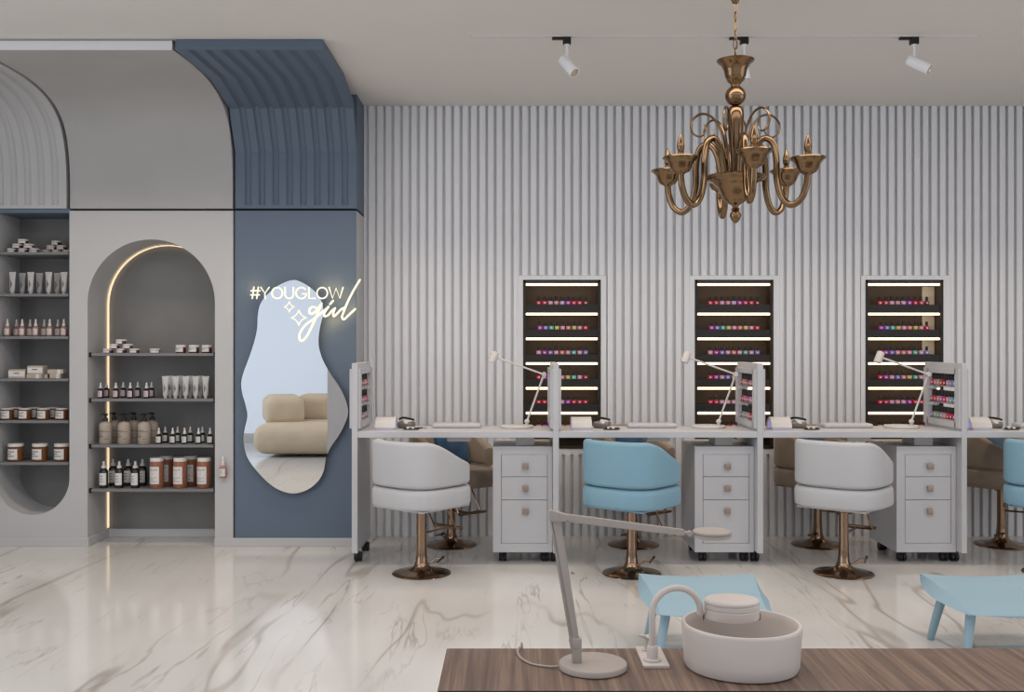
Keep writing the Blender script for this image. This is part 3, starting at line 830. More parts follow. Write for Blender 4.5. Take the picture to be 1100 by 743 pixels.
ZD0, ZD1 = .716, .750
YDB = 5.94
desks = [(-.861, .229), (.261, 1.368), (1.400, 2.508), (2.536, 3.65)]
dl = ['white manicure desktop at the left, with the white chair in front', 'white manicure desktop in the middle, with the light blue chair in front',
      'white manicure desktop right of the middle, between two see-through bottle racks', 'white manicure desktop cut off by the right edge of the photo']
for q, (xa, xb) in enumerate(desks):
    t = thing('manicure_desk', dl[q], 'desk', (0, 0, 0), 0, 'white manicure desks')
    b = new(); box(b, xa, xb, YQ0 + .001, YDB, ZD0, ZD1, .002, 2); obj('desktop', b, 'white', t, 0)
    base = 1.138 * q
    b = new(); box(b, -.37 + base, -.235 + base, 5.66, 5.88, .684, ZD0, .003, 1); obj('dust_box', b, 'whitew', t, 0)
    if q < 3:
        b = new(); box(b, .02 + base, .125 + base, 5.68, 5.86, .661, ZD0, .001, 1); obj('spacer_block', b, 'whitew', t, 0)

def make_cabinet():
    t = thing('drawer_cabinet', '', 'cabinet')
    w, y0, y1, z0, z1 = .335, 0, .44, .063, .660
    b = new()
    box(b, 0, w, y0 + .014, y1, z0, z1, .002, 1)
    l, r, bt, tp = .046, .026, .050, .044
    box(b, 0, l, y0, y0 + .016, z0, z1, .001, 1); box(b, w - r, w, y0, y0 + .016, z0, z1, .001, 1)
    box(b, l - .002, w - r + .002, y0, y0 + .016, z0, z0 + bt, .0005, 1); box(b, l - .002, w - r + .002, y0, y0 + .016, z1 - tp, z1, .0005, 1)
    obj('body', b, 'white', t, 0)
    zz = [z1 - tp, z1 - tp - .127, z1 - tp - .258, z0 + bt]
    for k in range(3):
        b = new(); box(b, l + .0025, w - r - .0025, y0 + .001, y0 + .015, zz[k + 1] + .0016, zz[k] - .0016, .0012, 1)
        d = obj('drawer', b, 'white', t, 0)
        kz = (zz[0] - .066, zz[1] - .064, zz[2] - .062)[k]; kx = .183
        b = new(); box(b, kx - .0165, kx + .0165, -.024, -.010, kz - .0165, kz + .0165, .004, 2); lathe(b, [(.008, 0), (.007, .012)], (kx, -.011, kz), 12, axis=(0, 1, 0))
        obj('knob', b, 'knob', d)
    for cx in (.055, w - .04):
        for cy in (.07, .37): obj('caster', caster_mesh(cx, cy, z0), 'black', t)
    return t
k = Kind(make_cabinet)
for q, xr in enumerate((.2275, 1.3665, 2.5065)):
    k.put((xr - .335, 5.62, 0), 0, ['white three-drawer cabinet under the left desk', 'white three-drawer cabinet under the middle desk', 'white three-drawer cabinet under the right desk'][q], 'white drawer cabinets')

# ---------------------------------------------------------------- things on the desks
def make_desk_lamp():
    t = thing('desk_lamp', '', 'lamp')
    # local frame: base centre at origin, z from desk top
    b = new(); lathe(b, [(.094, 0), (.098, .004), (.098, .013), (.094, .016), (0, .0165)], seg=40); obj('base', b, 'whitew', t)
    b = new(); lathe(b, [(.009, .015), (.009, .03)], (.060, 0, 0), 12)
    lathe(b, [(0, -.016), (.011, -.011), (.016, 0), (.011, .011), (0, .016)], (.060, 0, .037), 14); obj('lower_joint', b, 'whitew', t)
    e = (.159, 0, .311); h = (-.105, -.012, .405)
    b = new(); tube(b, [(.060, 0, .037), e], .0058, 10); obj('lower_arm', b, 'whitew', t)
    b = new(); lathe(b, [(0, -.014), (.012, -.014), (.0145, -.011), (.0145, .011), (.012, .014), (0, .014)], e, 18, axis=(0, 1, 0)); obj('elbow_joint', b, 'whitew', t)
    b = new(); tube(b, [e, h], .0055, 10); obj('upper_arm', b, 'whitew', t)
    ax = Vector((-.38, -.10, -.92)).normalized()
    c = Vector((-.134, -.016, .410))
    b = new(); lathe(b, [(0, -.034), (.019, -.034), (.0215, -.030), (.0225, .031), (.020, .0315), (.018, .026), (0, .026)], c, 24, axis=ax)
    tube(b, [h, c], .006, 8)
    obj('lamp_head', b, 'whitew', t)
    return t
k = Kind(make_desk_lamp)
YL = 5.80
for q, px in enumerate((555, 761, 968)):
    k.put((X(px, YL), YL, ZD1 + .0003), 0, ['white desk lamp on the left desk, in front of the left polish display', 'white desk lamp on the middle desk, in front of the middle polish display', 'white desk lamp on the right desk, in front of the right polish display'][q], 'white desk lamps on the desks')

def make_uv():
    t = thing('nail_curing_lamp', '', 'lamp')
    n = 16; out_, inn = [], []
    for i in range(n + 1):
        s = i / n; x = -.062 + .124 * s; z = .070 * (math.sin(PI * (0.08 + .84 * s))) ** .75
        z = max(z - .012 if i in (0, n) else z, 0)
        out_.append((x * (1.0 if 0 < i < n else 1.03), z))
    for (x, z) in out_: inn.append((x * .93, max(z - .0055, 0)))
    b = new(); prism(b, out_ + inn[::-1], -.058, .058)
    obj('arched_shell', b, 'whitew', t, 50)
    inn2 = [(x * .985, max(z - .0008, 0.0006)) for x, z in inn]; inn3 = [(x * .96, max(z - .004, 0.0006)) for x, z in inn2]
    b = new(); prism(b, inn2 + inn3[::-1], -.052, .052); obj('led_liner', b, 'uv', t, 50)
    b = new(); box(b, -.055, .055, -.05, .05, 0, .003, .001, 1); obj('base_plate', b, 'whitew', t, 0)
    return t
def make_drill():
    t = thing('nail_drill', '', 'nail drill')
    b = new()
    box(b, -.05, .05, -.035, .035, 0, .040, .016, 3)
    obj('housing', b, 'greytool', t)
    b = new(); lathe(b, [(.024, 0), (.024, .006), (.020, .010), (0, .010)], (.015, -.012, .036), 18, axis=(0.2, -.5, .85)); obj('dial', b, 'lidwhite', t)
    b = new(); tube(b, catmull([(-.048, .01, .050), (-.02, -.005, .060), (.02, -.01, .057), (.045, .01, .048)], 5), [.006] * 16, 10); obj('handpiece', b, 'black', t)
    return t
def make_tools():
    t = thing('nail_art_tray', '', 'tray')
    b = new(); lathe(b, [(.032, 0), (.038, .003), (.040, .007), (.037, .0065), (.031, .003), (0, .003)], seg=24, sx=1.2, sy=.8); obj('dish', b, 'greytool', t)
    b = new()
    for i, (x, y) in enumerate(((-.022, -.008), (-.006, .012), (.008, -.010), (.022, .006), (-.014, .004))):
        lathe(b, [(0, 0), (.007, .002), (.009, .007), (.006, .013), (0, .015)], (x, y, .003), 10)
    obj('nail_gems', b, ['lidwhite'], t)
    b = new(); tube(b, [(-.045, -.014, .009), (.04, -.005, .011)], .0035, 8); tube(b, [(-.03, .016, .012), (.045, -.016, .008)], .003, 8); obj('brushes', b, 'black', t)
    return t
def make_file():
    b = new(); box(b, -.028, .006, -.007, .007, 0, .008, .002, 1); box(b, .004, .034, -.006, .006, .0005, .007, .002, 1, mi=1)
    o = obj('nail_buffer', b, ['black', 'lidwhite'], None, 0); o['label'] = ''; o['category'] = 'nail tool'; return o
def make_pad():
    b = new(); box(b, -.142, .142, -.06, .06, 0, .026, .011, 4)
    o = obj('hand_rest_cushion', b, 'whitelea', None, 50); o['label'] = ''; o['category'] = 'cushion'; return o
ku, kd, kto, kf, kp = Kind(make_uv), Kind(make_drill), Kind(make_tools), Kind(make_file), Kind(make_pad)
dn = ['left', 'middle', 'right', 'far right, half cut off']
for q in range(4):
    base = 1.138 * q
    on = 'the %s desk' % dn[q] if q < 3 else 'the desk at the right edge'
    Yu = 5.72
    ku.put((-.722 + base + (.0 if q == 0 else -.02), Yu, ZD1 + .0003), PI / 2 + [.0, .02, .0, .02][q], 'white arched nail curing lamp at the left end of ' + on, 'nail curing lamps')
    kd.put((-.615 + base, 5.79, ZD1 + .0003), -.35, 'grey nail drill beside the curing lamp on ' + on, 'nail drills')
    kto.put((-.572 + base, 5.665, ZD1 + .0003), .1, 'small tray of nail art pieces and brushes on ' + on, 'nail art trays')
    if q == 0: kf.put((-.522, 5.75, ZD1 + .0003), -.1, 'black and white nail buffer lying on the left desk', None)
    kp.put((-.322 + base, 5.83, ZD1 + .0003), 0, 'long white hand rest cushion on ' + on, 'white hand rests')

# ---------------------------------------------------------------- swivel chairs
def superr(a, R, n): return R / ((abs(math.cos(a)) ** n + abs(math.sin(a)) ** n) ** (1 / n))
def chair_factory(mshell, pillow=False):
    def f():
        t = thing('swivel_chair', '', 'chair')
        R, n = .236, 3.0
        # cushion : stack of rounded rings, edge softly rounded
        zs = [(.372, .80), (.374, .93), (.380, .985), (.392, 1.0), (.450, 1.0), (.468, .985), (.478, .95), (.482, .88), (.483, .5), (.483, 0)]
        b = new(); seg = 56; rings = []
        for z, s in zs:
            if s == 0: rings.append([b.verts.new((0, 0, z))]); continue
            rings.append([b.verts.new((superr(2 * PI * i / seg, R * s, n) * math.cos(2 * PI * i / seg), superr(2 * PI * i / seg, R * s, n) * math.sin(2 * PI * i / seg), z)) for i in range(seg)])
        for p, q in zip(rings, rings[1:]):
            for i in range(seg):
                j = (i + 1) % seg
                if len(q) == 1: b.faces.new((p[i], p[j], q[0]))
                else: b.faces.new((p[i], p[j], q[j], q[i]))
        b.faces.new(rings[0])
        obj('seat_cushion', b, mshell, t, 50)
        # wrap-round back: section swept round the seat outline
        b = new(); N = 60; T0 = math.radians(132); rings = []
        th = .052
        for i in range(N + 1):
            a = -T0 + 2 * T0 * i / N
            az = -PI / 2 + a
            k_ = max(0, min(1, (abs(a) - math.radians(52)) / math.radians(80)))
            sm = k_ * k_ * (3 - 2 * k_)
            top = .728 - .128 * (sm * .55 + k_ * .45)
            bot = .488
            ro = superr(az, R - .002, n)
            ri = ro - th
            endf = min(1, (T0 - abs(a)) / math.radians(5) + .25)
            endf = math.sqrt(max(0, 1 - (1 - min(1, endf)) ** 2)) if endf < 1 else 1
            mid = (ro + ri) / 2; hw = th / 2 * max(endf, .35)
            sec = []
            rc = min(hw * .9, .022)
            corners = [(mid + hw, bot, 1, -1), (mid + hw, top, 1, 1), (mid - hw, top, -1, 1), (mid - hw, bot, -1, -1)]
            m_ = 5
            for ci, (rr, zz_, sx, sz) in enumerate(corners):
                cx_, cz_ = rr - sx * rc, zz_ - sz * rc
                a0 = [-PI / 2, 0, PI / 2, PI][ci]
                for k2 in range(m_ + 1):
                    aa = a0 + PI / 2 * k2 / m_
                    sec.append((cx_ + rc * math.cos(aa), cz_ + rc * math.sin(aa)))
            lean = .0
            rings.append([b.verts.new((r_ * math.cos(az), r_ * math.sin(az), z_)) for r_, z_ in sec])
        for p, q in zip(rings, rings[1:]):
            for i in range(len(p)):
                j = (i + 1) % len(p); b.faces.new((p[i], p[j], q[j], q[i]))
        b.faces.new(rings[0]); b.faces.new(rings[-1])
        obj('wraparound_back', b, mshell, t, 50)
        b = new(); box(b, -.185, .185, -.185, .185, .3635, .3725, .003, 1); obj('seat_plate', b, mshell, t, 0)
        # pedestal
        b = new(); lathe(b, [(.156, 0), (.159, .003), (.155, .007), (.12, .013), (.075, .022), (.045, .038), (.033, .065), (.0275, .11), (.0255, .16), (.0255, .33), (.040, .336), (.040, .3635)], seg=40)
        obj('pedestal', b, 'bronze', t)
        # foot rest hung in front
        b = new()
        for sx in (-1, 1): tube(b, [(sx * .075, .10, .364), (sx * .085, .185, .225)], .0048, 8)
        tube(b, [(-.085, .185, .225), (-.02, .185, .222), (.085, .185, .225)], .0065, 8)
        tube(b, [(.0, .024, .215), (0, .185, .222)], .006, 8); tube(b, [(-.10, .215, .225), (.10, .215, .225)], .0085, 10)
        tube(b, [(-.085, .185, .225), (-.085, .215, .225)], .006, 8); tube(b, [(.085, .185, .225), (.085, .215, .225)], .006, 8)
        obj('foot_rest', b, 'bronze', t)
        b = new()
        tube(b, [(.03, .012, .045), (.075, .035, .085), (.105, .045, .088)], .0033, 8); tube(b, [(.03, -.006, .045), (.085, .005, .075), (.11, .02, .078)], .0033, 8)
        tube(b, [(.105, .052, .09), (.112, .005, .074)], .0058, 8)
        p = obj('height_pedal', b, 'bronze', t)
        b = new(); tube(b, [(.102, .064, .094), (.106, .045, .088)], .0068, 8); obj('rubber_grip', b, 'black', p)
        return t
    return f
AF = math.radians(50 - 90)
kw, kb, kv = Kind(chair_factory('whitelea')), Kind(chair_factory('bluelea')), Kind(chair_factory('velvet'))
YC = 5.372
kw.put((-.488, YC, 0), AF, 'white rounded swivel chair in front of the left desk', 'white swivel chairs')
kb.put((.646, YC, 0), AF, 'light blue rounded swivel chair in front of the middle desk', 'light blue swivel chairs')
kw.put((1.790, YC, 0), AF, 'white rounded swivel chair in front of the right desk', 'white swivel chairs')
kb.put((2.925, YC, 0), AF, 'light blue rounded swivel chair cut off by the right edge of the photo', 'light blue swivel chairs')
AR_ = math.radians(-50 - 90)
YV = 6.140
def make_pillow():
    b = new(); n = 14; w = .130; top, bot = [], []
    for s, arr in ((1, top), (-1, bot)):
        for i in range(n + 1):
            for j in range(n + 1):
                u, v = i / n * 2 - 1, j / n * 2 - 1
                e = max(0, (1 - u * u) * (1 - v * v)) ** .45
                pin = 1 - .06 * (1 - abs(u) ** 2) * abs(v) ** 6 - .06 * (1 - abs(v) ** 2) * abs(u) ** 6
                arr.append(b.verts.new((u * w * pin, s * (.035 * e + .0015), v * w * pin * .74)))
        for i in range(n):
            for j in range(n):
                q = [arr[i * (n + 1) + j], arr[(i + 1) * (n + 1) + j], arr[(i + 1) * (n + 1) + j + 1], arr[i * (n + 1) + j + 1]]
                b.faces.new(q)
    def rim(arr): return [arr[i * (n + 1)] for i in range(n)] + [arr[n * (n + 1) + j] for j in range(n)] + [arr[i * (n + 1) + n] for i in range(n, 0, -1)] + [arr[j] for j in range(n, 0, -1)]
    A, B = rim(top), rim(bot)
    for i in range(len(A)): b.faces.new((A[i], A[(i + 1) % len(A)], B[(i + 1) % len(A)], B[i]))
    o = obj('throw_pillow', b, 'navy', None, 60); o['label'] = ''; o['category'] = 'pillow'; return o
kpi = Kind(make_pillow)
for q, xx in enumerate((-.375, .748, 1.885, 3.018)):
    kv.put((xx, YV, 0), AR_, ['taupe velvet swivel chair behind the left desk', 'taupe velvet swivel chair behind the middle desk', 'taupe velvet swivel chair behind the right desk', 'taupe velvet swivel chair behind the desk at the right edge'][q], 'taupe swivel chairs')
    a = AR_
    bx, by = xx + .085 * math.sin(a) + .055, YV - .085 * math.cos(a) + .01
    pl = kpi.put((bx, by, .484 + .094), a, ['dark blue pillow on the taupe chair behind the left desk', 'dark blue pillow on the taupe chair behind the middle desk', 'dark blue pillow on the taupe chair behind the right desk', 'dark blue pillow on the taupe chair behind the desk at the right edge'][q], 'blue pillows')
    pl.rotation_euler = (math.radians(14), 0, a)

# ---------------------------------------------------------------- ceiling track with spots
YT = 4.965
b = new(); xa, xb = X(506, YT), X(1052, YT)
box(b, xa, xb, YT - .014, YT - .006, CEIL_Z - .0085, CEIL_Z + .001); box(b, xa, xb, YT + .006, YT + .014, CEIL_Z - .0085, CEIL_Z + .001); box(b, xa, xb, YT - .007, YT + .007, CEIL_Z - .003, CEIL_Z + .001)
tag(obj('ceiling_track', b, 'ceiling', None, 0), 'long thin lighting track on the ceiling above the desks', 'light track')
def spot(pxs, tilt, label):
    xs_ = X(pxs, YT)
    t = thing('track_spotlight', label, 'spotlight', (xs_, YT, CEIL_Z - .0085), 0, 'white track spotlights')
    b = new(); box(b, -.072, .022, -.012, .012, -.012, -.0005, .002, 1); box(b, -.018, .022, -.016, .016, -.036, -.0005, .003, 2); obj('track_adapter', b, 'black', t, 0)
    b = new(); lathe(b, [(.014, -.040), (.014, -.036)], (.002, 0, 0), 14); lathe(b, [(.0065, -.108), (.0065, -.038)], (.002, 0, 0), 12); obj('stem', b, 'spotwhite', t)
    ax = Vector(tilt).normalized(); c = Vector((-.006, 0, -.122)) + ax * .034
    b = new(); lathe(b, [(0, -.060), (.021, -.060), (.0265, -.054), (.0265, .060), (.0235, .060), (.0215, .046), (0, .046)], c, 28, axis=ax); obj('lamp_head', b, 'spotwhite', t)
    b = new(); lathe(b, [(0, .0465), (.0205, .0465), (.022, .058), (.0235, .0605), (.0240, .059)], c, 24, axis=ax, cap=False); obj('lens', b, 'lens', t)
spot(608.5, (.40, -.42, -.62), 'white track spotlight at the left, tilted towards the lower right')
spot(799.0, (.10, -.08, -.90), 'white track spotlight half hidden behind the chandelier')
spot(981.5, (.62, -.40, -.46), 'white track spotlight at the right, tilted strongly to the right')

# ---------------------------------------------------------------- chandelier
YH = 4.2; SH = F / YH
cx0 = X(790, YH)
def zc(y): return Z(y, YH)
t = thing('chandelier', 'antique bronze six-armed chandelier hanging from the ceiling', 'chandelier', (cx0, YH, 0))
b = new(); lathe(b, [(.055, CEIL_Z), (.055, CEIL_Z - .012), (.035, CEIL_Z - .04), (.02, CEIL_Z - .085), (.012, zc(3.5)), (0, zc(3.5))], seg=24); obj('ceiling_canopy', b, 'bronzed', t)
b = new(); z = zc(3.5); zend = zc(66); i = 0; L_ = .045
while z - L_ * .8 > zend:
    p = []
    for k2 in range(14):
        a = 2 * PI * k2 / 14; u, v = .0085 * math.cos(a), L_ / 2 * math.sin(a) * 1.0
        p.append(((u, 0, z - L_ / 2 + v + .004) if i % 2 == 0 else (0, u, z - L_ / 2 + v + .004)))
    tube(b, p, .0022, 6, True); z -= L_ * .86; i += 1
tube(b, [(0, 0, z + .01), (0, 0, zend - .02)], .003, 6)
tube(b, [(.004, .003, zc(4)), (-.004, .002, zc(20)), (.005, 0, zc(40)), (.0, 0, zc(66))], .0016, 6)
obj('chain', b, 'bronzed', t)
b = new(); R_ = .079
lathe(b, [(0, zc(68)), (.03, zc(68)), (R_ * .93, zc(64.3)), (R_, zc(64.8)), (R_ * .97, zc(66.3)), (R_ * .74, zc(70)), (R_ * .60, zc(76)), (R_ * .55, zc(82)), (R_ * .42, zc(87.5)), (.022, zc(90)), (.018, zc(92)), (.018, zc(93))], seg=36)
obj('bell_cup', b, 'bronzed', t)
b = new(); rb = .0435; cz = zc(103)
lathe(b, [(.014, cz + .047)] + [(rb * math.sin(a), cz + rb * math.cos(a)) for a in [PI * k / 14 for k in range(1, 14)]] + [(.016, cz - .045), (.022, cz - .048), (.014, cz - .052)], seg=30); obj('ball', b, 'bronzed', t)
b = new(); lathe(b, [(.014, zc(114)), (.026, zc(115)), (.034, zc(118)), (.036, zc(122)), (.035, zc(130)), (.030, zc(145)), (.024, zc(160)), (.019, zc(175)), (.018, zc(190))], seg=28); obj('column', b, 'bronzed', t)
b = new(); lathe(b, [(.018, zc(190)), (.05, zc(190.5)), (.122, zc(189)), (.128, zc(190.5)), (.120, zc(193.5)), (.095, zc(196)), (.075, zc(201)), (.062, zc(208)), (.050, zc(214)), (.034, zc(218)), (.018, zc(220)), (.012, zc(222)), (.012, zc(224))], seg=40); obj('bowl', b, 'bronzed', t)
b = new(); lathe(b, [(.012, zc(223)), (.020, zc(225)), (.014, zc(226.5)), (.022, zc(229)), (.0245, zc(232)), (.018, zc(236)), (.008, zc(239)), (.0, zc(240))], seg=22); obj('finial', b, 'bronzed', t)
RA = .300
zcup0 = 1.928
for k2 in range(6):
    az = -PI / 2 + math.radians(1 + 60 * k2)
    d = Vector((math.cos(az), math.sin(az), 0))
    prof = [(.058, 1.915), (.064, 1.970), (.084, 2.050), (.120, 2.090), (.158, 2.068), (.172, 2.000), (.174, 1.915), (.195, 1.840), (.232, 1.806), (.272, 1.828), (.294, 1.880), (RA, zcup0)]
    b = new(); P = catmull([d * r + Vector((0, 0, z)) for r, z in prof], 6)
    tube(b, P, .0138, 12)
    arm = obj('arm', b, 'bronzed', t)
    b = new(); c = d * RA
    s = .96
    lathe(b, [(.012, zcup0 - .008), (.020, zcup0), (.034, zcup0 + .006), (.044, zcup0 + .022), (.050, zcup0 + .040), (.060, zcup0 + .052), (.074, zcup0 + .062), (.072, zcup0 + .066), (.055, zcup0 + .058), (.030, zcup0 + .050), (0, zcup0 + .050)], (c.x, c.y, 0), 30)
    obj('candle_cup', b, 'bronzed', arm)
    b = new(); lathe(b, [(.015, zcup0 + .05), (.0165, zcup0 + .054), (.013, zcup0 + .058), (.013, zcup0 + .085)], (c.x, c.y, 0), 16); obj('candle_sleeve', b, 'bronzed', arm)
    b = new(); lathe(b, [(.008, zcup0 + .085), (.0135, zcup0 + .094), (.016, zcup0 + .108), (.0135, zcup0 + .128), (.007, zcup0 + .148), (.003, zcup0 + .160), (0, zcup0 + .165)], (c.x, c.y, 0), 16); obj('flame_bulb', b, 'bronzed', arm)
for k2 in range(6):
    az = -PI / 2 + math.radians(33 + 60 * k2)
    d = Vector((math.cos(az), math.sin(az), 0))
    prof = [(.030, 1.92), (.042, 2.03), (.062, 2.13), (.100, 2.190), (.148, 2.203), (.186, 2.172), (.184, 2.125), (.150, 2.108), (.126, 2.132), (.134, 2.160)]
    b = new(); P = catmull([d * r + Vector((0, 0, z)) for r, z in prof], 6)
    tube(b, P, [.0062 - .003 * i / (len(P) - 1) for i in range(len(P))], 9); obj('scroll', b, 'bronzed', t)

# ---------------------------------------------------------------- blue stools
def make_stool():
    t = thing('footstool', '', 'stool')
    b = new(); nu, nv = 28, 18
    def ip(v, tab):
        for (v0, a0), (v1, a1) in zip(tab, tab[1:]):
            if v <= v1:
                t_ = (v - v0) / (v1 - v0); t_ = t_ * t_ * (3 - 2 * t_) * .5 + t_ * .5
                return a0 + (a1 - a0) * t_
        return tab[-1][1]
    def sect(u):       # top and bottom rows of the shell at u in [-1, 1], from the back edge (v = 0) to the front
        au = abs(u); top, bot = [], []
        for j in range(nv + 1):
            v = j / nv
            hx = ip(v, [(0, .243), (.18, .233), (.38, .222), (.65, .211), (.85, .206), (1, .214)])
            hb = ip(v, [(0, .240), (.14, .254), (.45, .257), (.8, .236), (1, .2145)])
            y = .200 - .40 * v - .012 * (1 - au ** 2) * v
            edge = ip(v, [(0, .269), (.175, .263), (.375, .248), (.625, .233), (.825, .218), (1, .203)])
            zt = edge - (.014 * (1 - au ** 2)) * (1 - .15 * v)
            zb = ip(v, [(0, .238), (.14, .222), (.38, .207), (.8, .200), (1, .1985)]) - .016 * (1 - au ** 3) * math.sin(PI * min(1, v * .95 + .05))
            top.append(Vector((u * hx, y, zt))); bot.append(Vector((u * hb, y, zb)))
        return top, bot
    T_, B_ = [], []
    for i in range(nu + 1):
        u = math.sin((i / nu * 2 - 1) * PI / 2)
        tp, bt = sect(u)
        T_.append([b.verts.new(p) for p in tp]); B_.append([b.verts.new(p) for p in bt])
    for i in range(nu):
        for j in range(nv):
            b.faces.new((T_[i][j], T_[i + 1][j], T_[i + 1][j + 1], T_[i][j + 1])); b.faces.new((B_[i][j], B_[i][j + 1], B_[i + 1][j + 1], B_[i + 1][j]))
        b.faces.new((T_[i][0], B_[i][0], B_[i + 1][0], T_[i + 1][0])); b.faces.new((T_[i][nv], T_[i + 1][nv], B_[i + 1][nv], B_[i][nv]))
    for j in range(nv):
        b.faces.new((T_[0][j], T_[0][j + 1], B_[0][j + 1], B_[0][j])); b.faces.new((T_[nu][j], B_[nu][j], B_[nu][j + 1], T_[nu][j + 1]))
    obj('seat_shell', b, 'bluestool', t, 35)
    for sx in (-1, 1):
        for sy in (-1, 1):
            b = new(); x0, y0 = sx * .175, sy * .125 + (.0); x1, y1 = sx * .212, sy * .165
            tube(b, [(x0, y0, .2005), (x0 + (x1 - x0) * .5, y0 + (y1 - y0) * .5, .106), (x1, y1, .004), (x1, y1, .0005)], [.0195, .0175, .0145, .012], 16); obj('leg', b, 'bluestool', t)
    return t
k = Kind(make_stool)
k.put((.776, 4.0, 0), .0, 'light blue saddle stool behind the round white basin', 'light blue footstools')
k.put((1.962, 4.0, 0), .0, 'light blue saddle stool cut off at the lower right corner', 'light blue footstools')

# ---------------------------------------------------------------- wooden table in front
ZTAB = .45; TX0, TX1, TY0, TY1 = -.168, 2.3, 2.247, 2.560
t = thing('wooden_table', 'long walnut table in the foreground', 'table', (0, 0, 0))
b = new(); box(b, TX0, TX1, TY0, TY1, ZTAB - .028, ZTAB, .0012, 1); obj('tabletop', b, 'wood', t, 0)
b = new(); box(b, TX0 + .002, TX1, TY0 - .004, TY0 - .0005, ZTAB - .03, ZTAB - .0008); obj('front_edge', b, 'edge', t, 0)  # dark strip that paints the shade along the front edge
for xx in (TX0 + .06, 1.0, TX1 - .1):
    b = new(); box(b, xx, xx + .04, TY0 + .03, TY1 - .03, 0, ZTAB - .028, .002, 1); obj('leg_panel', b, 'wood', t, 0)

# task lamp on it
YK = 2.40
def kp_(px, py, dy=0): return Vector((X(px, YK + dy), YK + dy, Z(py, YK + dy)))
t = thing('task_lamp', 'greige jointed task lamp with round head standing on the wooden table', 'lamp', (0, 0, 0))
bc = Vector((X(636.9, YK), YK, ZTAB))
b = new(); lathe(b, [(.079, .0005), (.082, .003), (.082, .013), (.080, .0155), (0, .0158)], bc, 56); obj('base', b, 'greige', t)
b = new(); p = kp_(619.5, 700); box(b, p.x - .0115, p.x + .0115, YK - .012, YK + .012, ZTAB + .0155, Z(684.5, YK), .002, 2)
prism(b, [(p.x - .0115, Z(702, YK)), (p.x - .019, Z(688, YK)), (p.x - .017, Z(683, YK)), (p.x + .0, Z(684, YK)), (p.x, Z(702, YK))], YK - .009, YK + .009)
lathe(b, [(.0065, -.0155), (.0065, .0155)], kp_(618.6, 691), 16, axis=(0, 1, 0)); obj('base_bracket', b, 'greige', t, 35)
def bar(bm, p, q, w, d, dw=None):
    dirv = (q - p).normalized(); side = Vector((dirv.z, 0, -dirv.x))
    w2 = dw or w
    vs = []
    for pt, ww in ((p, w), (q, w2)):
        for sx, sy in ((-1, -1), (1, -1), (1, 1), (-1, 1)): vs.append(bm.verts.new(pt + side * ww / 2 * sx + Vector((0, d / 2 * sy, 0))))
    fs = [bm.faces.new(vs[0:4]), bm.faces.new(vs[4:8][::-1])]
    for i in range(4): fs.append(bm.faces.new((vs[i], vs[(i + 1) % 4], vs[4 + (i + 1) % 4], vs[4 + i])))
    es = list(set(e for f in fs for e in f.edges))
    bmesh.ops.bevel(bm, geom=es, offset=.0016, segments=2, affect='EDGES')
b = new(); bar(b, kp_(597.5, 556), kp_(619.5, 692), .021, .016, .0155); obj('lower_arm', b, 'greige', t, 35)
b = new(); bar(b, kp_(594.0, 573), kp_(613.2, 685), .0075, .010); tube(b, [kp_(591.5, 556), kp_(594.5, 574)], .0035, 8); obj('balance_rod', b, 'greige', t, 35)
b = new()
q1, q2 = kp_(592.0, 553.0), kp_(612.0, 558.0)
prism(b, [(X(x_, YK), Z(y_, YK)) for x_, y_ in ((589.6, 549), (591.5, 547.3), (611.5, 553.2), (615.5, 554.5), (613.5, 558.2), (606, 557.6), (600.5, 561.5), (590.2, 558.2))], YK - .011, YK + .011)
for pp in ((596.9, 556.2), (605.2, 556.4)): lathe(b, [(.0058, -.0145), (.0058, .0145)], kp_(*pp), 18, axis=(0, 1, 0))
obj('top_bracket', b, 'greige', t, 35)
b = new(); bar(b, kp_(609, 556.0), kp_(735.0, 571.9), .0185, .016, .0145); obj('upper_arm', b, 'greige', t, 35)
b = new(); tube(b, [kp_(733, 571.6), kp_(746, 573.6)], .0045, 10); lathe(b, [(.0065, -.007), (.0065, .007)], kp_(741, 572.8), 14, axis=(0, 1, 0)); obj('head_joint', b, 'greige', t)
hc = Vector((X(764.8, YK), YK, Z(573.0, YK)))
b = new(); lathe(b, [(0, -.008), (.043, -.008), (.046, -.006), (.046, -.0005), (.0435, .0), (.0435, .0015)], hc, 48); lathe(b, [(.0435, .0015), (.046, .002), (.046, .0065), (.044, .008), (0, .008)], hc, 48); obj('lamp_head', b, 'greige', t, 35)
b = new(); cab = catmull([Vector((bc.x - .081, YK, ZTAB + .006)), Vector((X(590, 2.40), 2.405, ZTAB + .003)), Vector((X(572, 2.41), 2.425, ZTAB + .003)), Vector((X(560, 2.44), 2.47, ZTAB + .003)), Vector((X(556, 2.5), 2.525, ZTAB + .003)), Vector((X(559.5, 2.56), 2.562, ZTAB + .004)), Vector((X(561, 2.57), 2.572, ZTAB - .02)), Vector((X(562, 2.57), 2.574, .12))], 6)
tube(b, cab, .0027, 8); obj('cable', b, 'greige', t)
b = new(); lathe(b, [(.002, 0), (.0035, .002), (.0035, .008), (.0, .010)], kp_(613.3, 614), 8, axis=(1, 0, -.4)); obj('tension_screw', b, 'knob', t)

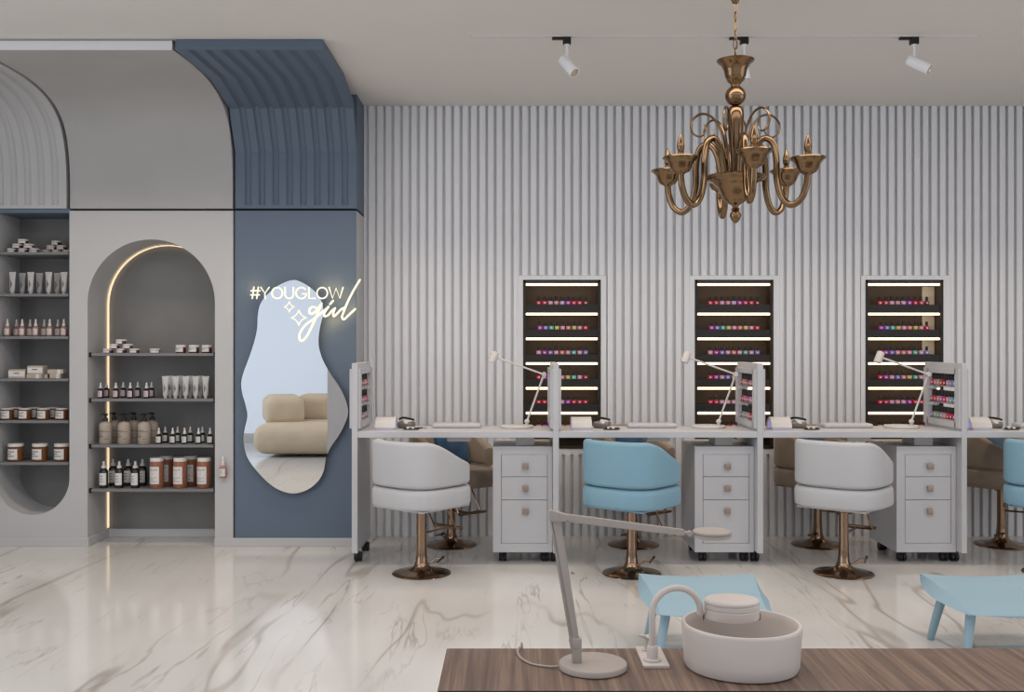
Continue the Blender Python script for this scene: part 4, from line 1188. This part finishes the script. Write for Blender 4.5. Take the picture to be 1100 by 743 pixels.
# gooseneck tap
t = thing('gooseneck_tap', 'matte gooseneck tap on a square plate left of the basin', 'tap', (0, 0, 0))
b = new(); box(b, .316, .380, 2.398, 2.553, ZTAB + .0003, ZTAB + .008, .0012, 2); obj('base_plate', b, 'ceramic', t, 35)
fx, fy = .343, 2.435
b = new(); lathe(b, [(.021, .008), (.0215, .010), (.0215, .013), (.020, .0145), (.0135, .0145), (.0135, .040), (.0115, .044), (.0085, .045)], (fx, fy, ZTAB), 28); obj('collar', b, 'ceramic', t)
zt = Z(659, fy); RR = .0610
P = [Vector((fx, fy, ZTAB + .04)), Vector((fx, fy, zt - .03))] + [Vector((fx + RR - RR * math.cos(PI * i / 24), fy + .028 * i / 24, zt + RR * .98 * math.sin(PI * i / 24))) for i in range(25)] + [Vector((fx + 2 * RR + .001, fy + .029, zt - .008))]
b = new(); tube(b, P, .0082, 16); obj('gooseneck', b, 'ceramic', t)
b = new(); lathe(b, [(.009, .008), (.009, .012), (.0045, .013), (.0045, .042)], (.338, 2.515, ZTAB), 16)
for a in (.4, 2.1, 3.6, 5.3): tube(b, [(.338, 2.515, ZTAB + .043), (.338 + .022 * math.cos(a), 2.515 + .022 * math.sin(a), ZTAB + .046 + .004 * math.sin(a * 2))], [.0045, .003], 8)
obj('cross_handle', b, 'ceramic', t)

# round basin
t = thing('round_basin', 'round matte white basin with a stacked pad, on the wooden table', 'basin', (.556, 2.415, ZTAB))
rx, ry = .1430, .140
b = new()
lathe(b, [(0, .0005), (.88, .0005), (.935, .003), (.962, .012), (.972, .03), (.99, .08), (1.0, .100), (1.0, .1045), (.985, .1075), (.945, .1075), (.93, .104), (.915, .09), (.87, .05), (.80, .030), (.6, .022), (0, .020)], seg=72, sx=rx, sy=ry, rot=-.25)
obj('bowl', b, 'ceramic', t, 40)
sc_ = (X(786, 2.47) - .556, .055, .008)
b = new(); lathe(b, [(0, .095), (.066, .095), (.068, .098), (.068, .117), (.066, .1185), (.0655, .1195), (.0655, .120), (.068, .1215), (.068, .130), (.066, .1312), (.0655, .132), (.0655, .1325), (.068, .134), (.068, .139), (.064, .143), (.05, .1455), (0, .147)], sc_, 48, sx=1.0, sy=.82); obj('stacked_pad', b, 'ceramic', t, 30)
b = new(); lathe(b, [(.068, .088), (.072, .090), (.072, .104), (.070, .106), (.0, .106)], sc_, 48, sx=1.0, sy=.84, a0=0, a1=PI, cap=False); obj('pad_holder', b, 'ceramic', t, 30)
